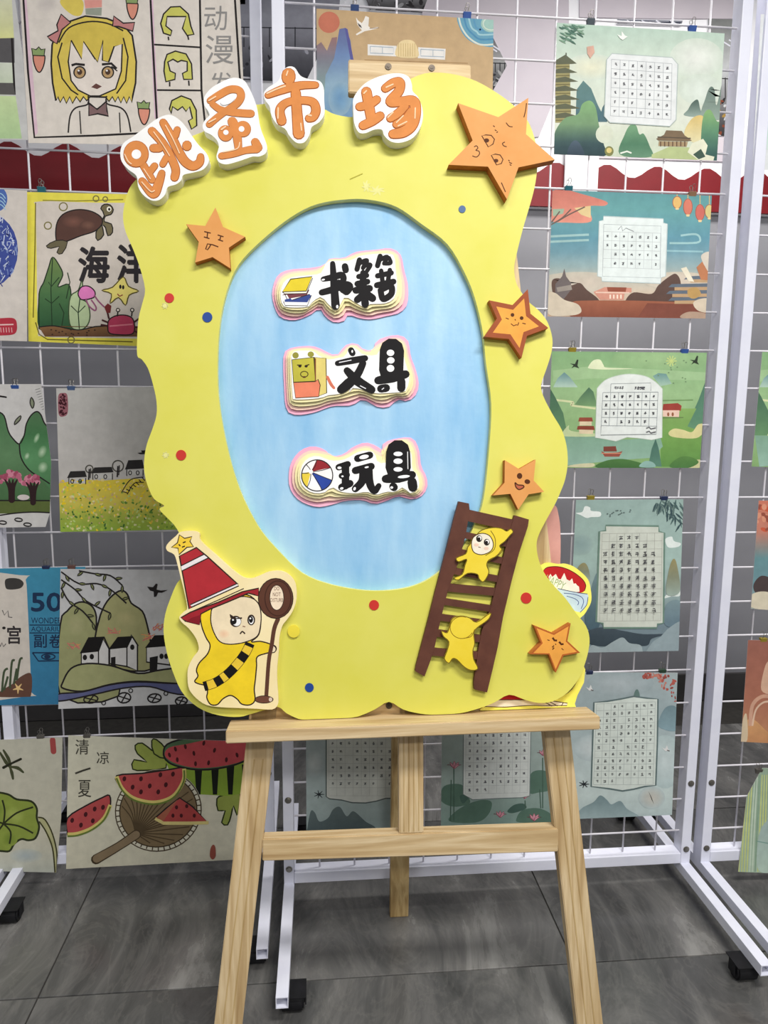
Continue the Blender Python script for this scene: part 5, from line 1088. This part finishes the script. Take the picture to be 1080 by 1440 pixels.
grid_text(cv, [(346,240),(600,248),(596,408),(342,400)], 7, 4, sz=.34, lc=(180, 186, 188)); done(o, cv)
# --- C3 green valley card
def green_art(cv):
    cv.at(740, 480, 3.176)
    cv.soft(600, 80, 220, 60, (150, 186, 130), (132, 172, 118)); cv.fill([(120,130),(300,110),(560,125),(820,140),(820,175),(300,165),(120,180)], (150, 186, 134))
    cv.blob([(278,112),(300,85),(330,82),(345,105),(362,118),(478,122),(360,126),(285,122)], (214, 222, 182))
    for q, a, b in (([(120,205),(140,165),(170,138),(195,160),(230,205)], (96, 138, 142), (170, 198, 180)), ([(565,155),(590,142),(625,145),(650,190),(600,200)], (100, 142, 140), (160, 192, 170)), ([(215,285),(240,250),(280,205),(300,225),(318,290)], (72, 110, 84), (110, 150, 100))): cv.grad(q, [(0, a), (1, b)], 6)
    cv.fill([(120,215),(240,205),(320,220),(320,300),(120,260)], (156, 192, 140)) if False else None
    cv.line([(130,262),(210,272),(200,285),(270,295),(310,300)], 9, (206, 212, 160), False, 4); cv.line([(600,265),(745,262)], 6, (110, 146, 90))
    cv.grad([(95,190),(130,250),(165,320),(185,420),(80,420)], [(0, (60, 98, 78)), (1, (96, 140, 96))], 6); cv.grad([(825,110),(800,180),(770,260),(735,340),(690,420),(700,500),(740,540),(830,520)], [(0, (70, 108, 92)), (.5, (84, 132, 104)), (1, (112, 160, 110))], 8)
    cv.grad([(600,300),(760,300),(720,380),(830,420),(830,560),(600,560)], [(0, (126, 166, 88)), (.6, (104, 152, 70)), (1, (90, 140, 66))], 8)
    cv.grad([(100,420),(320,425),(420,440),(600,430),(610,470),(560,520),(420,530),(120,560)], [(0, (120, 160, 136)), (1, (140, 178, 160))], 5); cv.blob([(160,410),(190,375),(200,400),(310,412),(300,425),(170,424)], (186, 202, 150))
    cv.blob([(635,410),(660,390),(700,395),(740,405),(770,370),(815,372),(800,395),(760,432),(660,428)], (206, 198, 136)); cv.blob([(690,565),(720,545),(770,528),(810,540),(800,562)], (196, 192, 140))
    cv.grad([(545,555),(560,480),(578,435),(592,480),(605,560)], [(0, (64, 104, 92)), (1, (84, 128, 108))], 5); cv.bgrad([(320,565),(350,535),(430,525),(520,545),(560,560),(560,570)], [(0, (74, 120, 60)), (1, (60, 104, 52))], 4); cv.bgrad([(640,560),(680,520),(730,515),(770,540),(720,566)], [(0, (84, 130, 62)), (1, (70, 118, 60))], 4); cv.blob([(505,560),(530,535),(565,540),(575,562)], (130, 170, 160)); cv.blob([(180,560),(230,548),(300,545),(290,562)], (200, 196, 156))
    for x, y, s in ((232,340,1), (612,280,1.25)):
        if s == 1: cv.fill([(x+5,y),(x+62,y),(x+66,y+18),(x,y+18)], (150, 70, 52)); cv.fill([(x+6,y+18),(x+60,y+18),(x+60,y+36),(x+6,y+36)], (216, 196, 160)); cv.fill([(x-2,y+38),(x+70,y+38),(x+74,y+56),(x-6,y+54)], (140, 62, 46)); cv.fill([(x+4,y+54),(x+68,y+56),(x+66,y+74),(x+4,y+72)], (216, 196, 160))
        else: cv.fill([(x,y),(x+65,y-4),(x+82,y+8),(x+78,y+30),(x-4,y+28)], (160, 60, 50)); cv.fill([(x-2,y+28),(x+72,y+28),(x+70,y+58),(x-2,y+56)], (226, 190, 170)); cv.ell(x+22, y+46, 5, 9, (150, 90, 60)); cv.ell(x+42, y+46, 5, 9, (150, 90, 60)); cv.line([(x-4,y+62),(x+90,y+60)], 4, (96, 120, 70))
    cv.fill([(345,470),(400,468),(405,492),(345,492)], (126, 62, 50)); cv.fill([(335,490),(352,498),(408,496),(430,490),(415,515),(350,515)], (150, 74, 60)); cv.line([(335,500),(425,500)], 4, (206, 130, 100))
    for x, y in ((215,105), (750,88)): cv.fill([(x-20,y-6),(x+2,y-4),(x+12,y-24),(x+18,y-22),(x+14,y+4),(x+22,y+16),(x,y+8),(x-14,y+16),(x-4,y+2)], (46, 58, 44))
    for k in range(10): a = k*.628; cv.brush([(648,88),(648+22*math.cos(a),88+22*math.sin(a))], [3,5], (190, 206, 120))
    for _ in range(14): cv.ell(random.uniform(530, 720), random.uniform(80, 200), 4, 3, (110, 140, 100), 0, 6)
GRST = [(0, (120, 164, 112)), (.4, (146, 184, 128)), (1, (120, 160, 96))]
o, cv = sheet('poem_card', 'green valley card with red-roofed houses and a boat, third from top at right', 'card', PC, [(776,494),(994,496),(984,658),(770,658)], group=CARD)
cv.grad([(760,480),(1010,480),(1010,670),(760,670)], GRST); green_art(cv)
cv.outl(sm([(316,210),(350,175),(400,155),(460,146),(530,155),(575,180),(608,212)], 3, False)+[(606,430),(560,440),(500,432),(450,428),(400,446),(350,436),(308,430)], (216, 222, 218), 3, (186, 200, 186), 0)
cv.line([(378,190),(556,186),(556,222)], 3, (150, 156, 156)); cv.line([(378,190),(376,226)], 3, (150, 156, 156))
for x, w in ((420, 44), (512, 46)):
    for k in range(4): cv.scrib(x-w/2+k*w/4, 208, 14, (80, 80, 86), 3)
grid_text(cv, [(342,228),(588,226),(582,378),(334,376)], 7, 4, sz=.36); cv.line([(334,376),(332,418),(580,414),(582,378)], 3, (150, 156, 156))
for y in (388, 406): cv.line([(535,y),(548,y-5),(556,y+3),(578,y-2)], 5, (96, 96, 100))
done(o, cv)
# --- C4 blue-green portrait card
o, cv = sheet('poem_card', 'tall misty teal card with bamboo and dark clouds around a cream poem panel', 'card', PC, [(810,703),(961,702),(954,915),(800,918)], group=CARD)
cv.grad([(790,690),(970,690),(970,930),(790,930)], [(0, (140, 166, 160)), (.4, (156, 184, 176)), (.62, (140, 162, 162)), (.8, (110, 130, 140)), (1, (132, 150, 156))]); cv.at(740, 690, 3.176)
cv.blob([(222,100),(250,95),(262,70),(285,75),(290,90),(330,95),(330,115),(290,118),(270,122),(245,110)], (222, 230, 226)); cv.blob([(622,215),(650,205),(660,225),(690,235),(680,250),(640,255),(625,240)], (216, 226, 222)); cv.blob([(615,480),(650,440),(665,425),(685,440),(685,470),(650,472)], (210, 220, 214))
cv.soft(240, 240, 60, 50, (130, 156, 156), (150, 176, 170))
for _ in range(46): x = random.uniform(580, 705); y = 40+random.uniform(0, 130)*((x-560)/150); r = random.uniform(.6, 2.2); cv.brush([(x,y),(x+18*math.cos(r),y+18*math.sin(r)),(x+42*math.cos(r),y+42*math.sin(r))], [2,9,1], random.choice([(70, 96, 96), (92, 116, 112), (56, 80, 84)]))
for q in ([(225,370),(235,335),(260,322),(278,350),(280,400)], [(625,460),(635,360),(655,305),(672,330),(685,450)]): cv.bgrad(q, [(0, (150, 140, 92)), (.5, (130, 136, 112)), (1, (150, 170, 160))], 6)
cv.bgrad([(260,560),(280,480),(300,400),(320,380),(330,590),(280,620)], [(0, (110, 136, 140)), (1, (70, 96, 110))], 5); cv.bgrad([(620,520),(650,490),(690,500),(690,600),(620,600)], [(0, (120, 144, 150)), (1, (96, 120, 134))], 5)
cv.bgrad([(260,640),(330,610),(430,625),(520,640),(620,640),(560,660),(540,690),(470,690),(300,690)], [(0, (66, 80, 90)), (1, (54, 68, 78))], 5)
cv.blob([(270,740),(290,690),(340,700),(390,672),(430,655),(460,680),(510,690),(520,730),(520,760),(270,760)], (150, 166, 170)); cv.blob([(540,740),(560,680),(600,650),(640,610),(700,590),(700,740)], (140, 158, 164))
for k in range(14): cv.ell(350+random.uniform(0, 130), random.uniform(85, 118), 4, 2.5, (90, 108, 106), 0, 6)
cv.outl([(355,155),(590,158),(592,182),(616,188),(612,590),(585,596),(582,612),(345,612),(342,592),(312,585),(326,182),(354,178)], (196, 202, 190), 8, (104, 134, 120), 0)
grid_text(cv, [(338,192),(606,188),(600,580),(326,582)], 8, 11, sz=.5, fillp=.0, lc=(156, 158, 148))
def rows_text(rows, x0, x1, y0, y1, sz, ink):
    for j, cells in enumerate(rows):
        y = y0+(y1-y0)*j/(len(rows)-1)
        for i in cells: cv.scrib(x0+(x1-x0)*i/7, y, sz, ink, 3)
rows_text([(2,3,4), (1,2,3,4,5)]+[tuple(range(7)) for _ in range(8)], 352, 600, 210, 530, 20, (74, 74, 78)); done(o, cv)
# --- C5 / C6 misty mountain cards, C7 lotus card
def mist_card(cv, branch=True):
    cv.at(740, 920, 3.176)
    cv.soft(420, 130, 150, 60, (170, 182, 186), (150, 166, 170)); cv.soft(300, 420, 90, 60, (196, 206, 206), (168, 184, 186)); cv.soft(620, 480, 80, 120, (190, 204, 204), (170, 190, 190))
    if branch:
        for _ in range(60): x = random.uniform(520, 672); y = 82+random.uniform(0, 26)+max(0, (x-580))*random.uniform(0, 1.5); cv.ell(x, y, random.uniform(4, 10), random.uniform(3, 7), random.choice([(176, 84, 74), (196, 120, 104), (150, 70, 62)]), random.random()*3, 7)
        cv.bgrad([(590,300),(620,240),(660,230),(675,260),(670,340),(600,330)], [(0, (110, 136, 144)), (1, (130, 160, 170))], 5)
    cv.bgrad([(235,735),(245,690),(300,660),(330,630),(360,650),(380,670),(420,655),(450,690),(500,720),(480,735)], [(0, (112, 136, 140)), (1, (150, 172, 174))], 6); cv.soft(560, 640, 60, 50, (190, 186, 174), (176, 192, 192))
    for a in range(7): cv.brush([(258,580),(258+22*math.cos(a*.9),580+16*math.sin(a*.9))], [6,3], (40, 46, 50))
    for x, y in ((280,150), (620,420)): cv.fill([(x-14,y-4),(x,y+2),(x+8,y-14),(x+14,y+4),(x+20,y+12),(x,y+12)], (216, 216, 214)); cv.line([(x+8,y+8),(x+20,y+12)], 4, (90, 80, 80))
o, cv = sheet('poem_card', 'misty grey card with red maple leaves and a crane, right of the easel leg', 'card', PC, [(803,945),(953,946),(945,1146),(799,1152)], group=CARD)
cv.grad([(790,930),(965,930),(965,1165),(790,1165)], [(0, (160, 172, 174)), (.3, (150, 168, 172)), (.6, (176, 192, 192)), (.85, (190, 206, 202)), (1, (150, 170, 174))]); mist_card(cv)
cv.blob([(480,190),(488,160),(500,160),(506,190)], (96, 124, 118)); cv.fill([(545,610),(560,640),(570,670),(560,650)], (70, 70, 66))
cv.outl([(302,215),(360,210),(420,200),(480,188),(540,196),(588,200),(585,400),(578,585),(530,590),(480,602),(430,610),(370,600),(290,590),(296,400)], (204, 214, 206), 7, (92, 112, 112), 0)
grid_text(cv, [(314,222),(576,212),(566,582),(300,582)], 8, 12, sz=.4, skip={(0, 0), (0, 1), (1, 6)} | {(11, i) for i in range(3, 8)}, ink=(84, 88, 88), lc=(160, 170, 166)); done(o, cv)
def shifted(cv, dx, dy):
    f = cv.P; cv.P = lambda pts: [(x+dx, y+dy) for x, y in f(pts)]; return cv
o, cv = sheet('poem_card', 'misty grey card with dark hills seen under the ledge, left of the centre post', 'card', PC, [(430,952),(584,950),(584,1172),(431,1176)], group=CARD)
cv.grad([(420,940),(600,940),(600,1190),(420,1190)], [(0, (160, 172, 174)), (.5, (160, 174, 174)), (.85, (150, 168, 166)), (1, (120, 140, 142))])
cv.at(360, 1030, 4.154); cv.soft(340, 180, 60, 80, (190, 198, 196), (160, 174, 174))
cv.bgrad([(300,560),(320,460),(345,470),(370,520),(420,500),(450,450),(490,435),(530,490),(570,460),(640,520),(700,560),(700,640),(300,640)], [(0, (96, 112, 112)), (1, (70, 86, 90))], 6)
for a in range(7): cv.brush([(368,362),(368+30*math.cos(a*.9),362+24*math.sin(a*.9))], [8,3], (40, 44, 48))
cv.fill([(410,-300),(920,-300),(900,385),(780,385),(700,405),(600,412),(500,395),(420,385),(408,370)], (196, 200, 192)); cv.line([(410,-300),(410,375),(430,388),(500,395),(560,410),(640,412),(700,402),(760,385),(900,385)], 7, (84, 96, 94))
grid_text(cv, [(425,-290),(900,-290),(900,370),(425,370)], 10, 14, sz=.34, ink=(84, 88, 90), lc=(164, 168, 162), tw=3.4, skip={(13, i) for i in range(10)}); done(o, cv)
o, cv = sheet('poem_card', 'grey-green lotus pond card with pink flowers, between the easel\'s centre post and right leg', 'card', PC, [(622,950),(780,948),(777,1160),(620,1164)], group=CARD)
cv.grad([(600,940),(800,940),(800,1180),(600,1180)], [(0, (160, 172, 170)), (.6, (150, 168, 162)), (1, (120, 150, 140))]); cv.at(580, 1030, 4.5)
GL = (84, 116, 100)
for q in ([(180,430),(200,340),(310,330),(350,400),(360,450),(260,470)], [(230,560),(300,480),(420,430),(500,440),(480,520),(400,570)], [(740,380),(750,260),(830,240),(870,280),(870,360),(800,380)], [(660,540),(700,490),(800,480),(880,520),(880,570),(680,570)]): cv.blob(q, GL)
for q in ([(600,500),(640,460),(700,450),(720,480),(640,510)], [(300,400),(360,400),(320,450)]): cv.blob(q, (70, 100, 90))
for q in ([(262,230),(262,560)], [(245,300),(240,560)], [(805,360),(812,480)], [(824,160),(824,480)], [(712,430),(715,480)]): cv.line(q, 7, (70, 98, 84))
def lotus(x, y, s):
    for a in (-1.2, -.6, 0, .6, 1.2): cv.outl([(x,y+14*s),(x+20*s*math.sin(a)-8*s,y-8*s),(x+44*s*math.sin(a),y-34*s*math.cos(a)+4*s),(x+20*s*math.sin(a)+8*s,y-6*s)], (216, 150, 164), 2.5, (150, 70, 90), 3)
for x, y, s in ((265,215,1.1), (710,410,.7), (555,525,1), (770,545,1.1), (826,135,.9)): lotus(x, y, s)
cv.outl([(325,-360),(755,-360),(742,400),(690,412),(560,416),(380,425),(320,390)], (206, 212, 208), 5, (110, 124, 124), 0)
grid_text(cv, [(340,-350),(742,-350),(728,380),(336,388)], 8, 15, sz=.36, ink=(80, 80, 88), lc=(166, 172, 172), tw=3.6, skip={(14, i) for i in range(3, 8)}); done(o, cv)
# --- right-hand rack: cards cut off by the picture edge
o, cv = sheet('poem_card', 'white card with a pale green hill, cut off at the top right edge', 'card', PC, [(1070,20),(1300,24),(1300,250),(1058,238)], group=CARD)
cv.fill([(1040,0),(1310,0),(1310,260),(1040,260)], (206, 210, 210)); cv.at(940, 0, 4.8)
cv.bgrad([(610,990),(615,820),(650,740),(700,700),(900,650),(900,1000)], [(0, (140, 176, 160)), (.6, (170, 200, 186)), (1, (200, 212, 206))]); done(o, cv)
o, cv = sheet('poem_card', 'green valley card cut off by the right edge, upper of the two green ones there', 'card', PC, [(1072,495),(1300,496),(1290,664),(1057,656)], group=CARD)
cv.grad([(1040,480),(1320,480),(1320,680),(1040,680)], GRST); shifted(cv, 290, 0); green_art(cv); done(o, cv)
o, cv = sheet('poem_card', 'red and teal card cut off by the right edge, below the green valley card', 'card', PC, [(1067,704),(1300,705),(1290,872),(1056,856)], group=CARD)
cv.grad([(1040,690),(1320,690),(1320,880),(1040,880)], [(0, (206, 110, 84)), (.3, (190, 120, 100)), (.5, (96, 140, 146)), (.72, (104, 140, 150)), (1, (200, 186, 160))]); cv.at(740, 690, 3.176)
for _ in range(20): cv.ell(random.uniform(1030, 1090), random.uniform(50, 180), random.uniform(8, 22), random.uniform(6, 14), random.choice([(196, 84, 56), (150, 76, 60), (214, 140, 110)]), random.random()*3, 8)
cv.blob([(1015,420),(1050,380),(1100,400),(1100,460),(1030,460)], (74, 62, 62)); cv.blob([(1000,470),(1050,450),(1100,465),(1100,530),(1005,520)], (206, 196, 170)); done(o, cv)
o, cv = sheet('poem_card', 'terracotta card with a cream arch, cut off by the right edge', 'card', PC, [(1052,900),(1300,902),(1290,1056),(1042,1043)], group=CARD)
cv.grad([(1030,890),(1310,890),(1310,1070),(1030,1070)], [(0, (150, 92, 78)), (.5, (166, 102, 80)), (1, (196, 142, 96))]); cv.at(740, 920, 3.176)
cv.bgrad([(960,390),(970,310),(1010,290),(1060,330),(1110,390)], [(0, (206, 150, 96)), (1, (190, 130, 84))], 5); cv.line([(1000,320),(1010,230),(1050,190),(1100,190)], 16, (200, 150, 124), False, 5); cv.line([(1010,320),(1025,250),(1060,215),(1100,212)], 8, (214, 178, 150), False, 5); cv.blob([(1050,160),(1065,60),(1085,30),(1110,50),(1110,170)], (206, 164, 136)); cv.blob([(960,390),(968,290),(985,270),(988,380)], (206, 184, 150)); done(o, cv)
o, cv = sheet('poem_card', 'pale green curtain-like card at the bottom right edge, lowest on the right rack', 'card', PC, [(1072,1080),(1300,1086),(1290,1236),(1038,1226),(1050,1120)], PO=.0225, group=CARD)
cv.grad([(1030,1070),(1310,1070),(1310,1240),(1030,1240)], [(0, (140, 164, 140)), (.5, (146, 172, 146)), (1, (166, 190, 166))]); cv.at(740, 920, 3.176)
for k in range(12): x = 950+k*12; cv.brush([(x+30-k*1.5,540),(x+10,760),(x,970)], [4, 7, 5], random.choice([(176, 196, 150), (128, 158, 132), (186, 204, 182), (190, 200, 120)]))
cv.bgrad([(1035,960),(1035,830),(1060,760),(1110,740),(1110,960)], [(0, (150, 172, 168)), (1, (176, 200, 184))], 5); cv.line([(1030,835),(1110,850)], 5, (120, 156, 146)); done(o, cv)

# ------------------------------------------------------------------ binder clips
def clip_mesh():
    V = [(-.009, -.006, -.007), (.009, -.006, -.007), (.009, .006, -.007), (-.009, .006, -.007), (-.009, -.0012, .007), (.009, -.0012, .007), (.009, .0012, .007), (-.009, .0012, .007)]
    V = [(x, y, -z) for x, y, z in V]
    return bevelled('clip_body', V, [(0,3,2,1),(4,5,6,7),(0,1,5,4),(1,2,6,5),(2,3,7,6),(3,0,4,7)], .0009)
def loop(sgn):
    pts = [(-.0055, sgn*.0035, .006), (-.0028, sgn*.0052, .013), (-.0042, sgn*.0066, .019), (-.0022, sgn*.0074, .0228), (.0022, sgn*.0074, .0228), (.0042, sgn*.0066, .019), (.0028, sgn*.0052, .013), (.0055, sgn*.0035, .006)]
    return mesh('wire_handle', *tube_vf(pts, .0007, 6))
hm_f, hm_b = loop(-1), loop(1)
for m_ in (hm_f, hm_b): m_.materials.append(M_STEEL)
CM = {}
def clip(pl, px, py, col, label):
    if col not in CM:
        me = clip_mesh(); me.materials.append(mottled('clip_paint', [v*.85 for v in col], col, 50, .35, .5)); CM[col] = me
    a, b = pl.loc(px, py, PO); P = pl.pt(a, b, 0.0) + pl.n*(.0225 if label.endswith('village painting') else .0195 if py > 1031 and px < 700 or py > 1080 or pl is PL and 400 < py < 900 and px < 90 else .0075)
    M_ = pl.M().copy(); M_.translation = P
    o = obj('binder_clip', CM[col]); o.matrix_world = M_; tag(o, label, 'clip', 'binder clips holding papers')
    for h in (hm_f, hm_b): obj('wire_handle', h, o)
NAVY, BLUE_, TEAL, STEELC, GOLD, BRZ, GRY, DGR = (44, 56, 96), (60, 96, 170), (50, 116, 130), (86, 96, 104), (168, 148, 50), (150, 116, 88), (96, 92, 86), (50, 78, 60)
for pl, x, y, c, l in ((PL, 58, 267, TEAL, 'teal binder clip on the ocean painting'), (PL, 24, 546, BLUE_, 'blue binder clip on the green hills painting'), (PL, 100, 547, (90, 116, 160), 'pale blue binder clip on the flower field painting'),
    (PL, 67, 798, NAVY, 'navy binder clip on the blue aquarium poster'), (PL, 103, 797, (120, 84, 76), 'brown binder clip on the village painting'), (PL, 59, 1035, GRY, 'grey binder clip on the lotus leaf painting'), (PL, 124, 1034, GRY, 'grey binder clip on the watermelon painting'),
    (PC, 499, 12, (54, 78, 128), 'blue binder clip on the tan poster, nearer the red sun'), (PC, 657, 22, BLUE_, 'blue binder clip on the tan poster, nearer the wave'), (PC, 831, 31, STEELC, 'dark grey binder clip on the pagoda card'), (PC, 974, 41, BLUE_, 'blue binder clip on the pagoda card'),
    (PC, 800, 266, TEAL, 'teal binder clip on the teal lantern card'), (PC, 974, 274, BRZ, 'bronze binder clip on the teal lantern card'), (PC, 805, 493, GOLD, 'gold binder clip on the green valley card with the boat'), (PC, 963, 495, BLUE_, 'blue binder clip on the green valley card with the boat'),
    (PC, 831, 701, GOLD, 'gold binder clip on the bamboo card'), (PC, 934, 702, NAVY, 'navy binder clip on the bamboo card'), (PC, 829, 947, NAVY, 'navy binder clip on the red maple card'), (PC, 932, 945, DGR, 'dark green binder clip on the red maple card'),
    (PC, 1074, 901, GOLD, 'gold binder clip on the terracotta card'), (PC, 1064, 1082, GRY, 'grey binder clip on the pale green curtain-like card')):
    clip(pl, x, y, c, l)
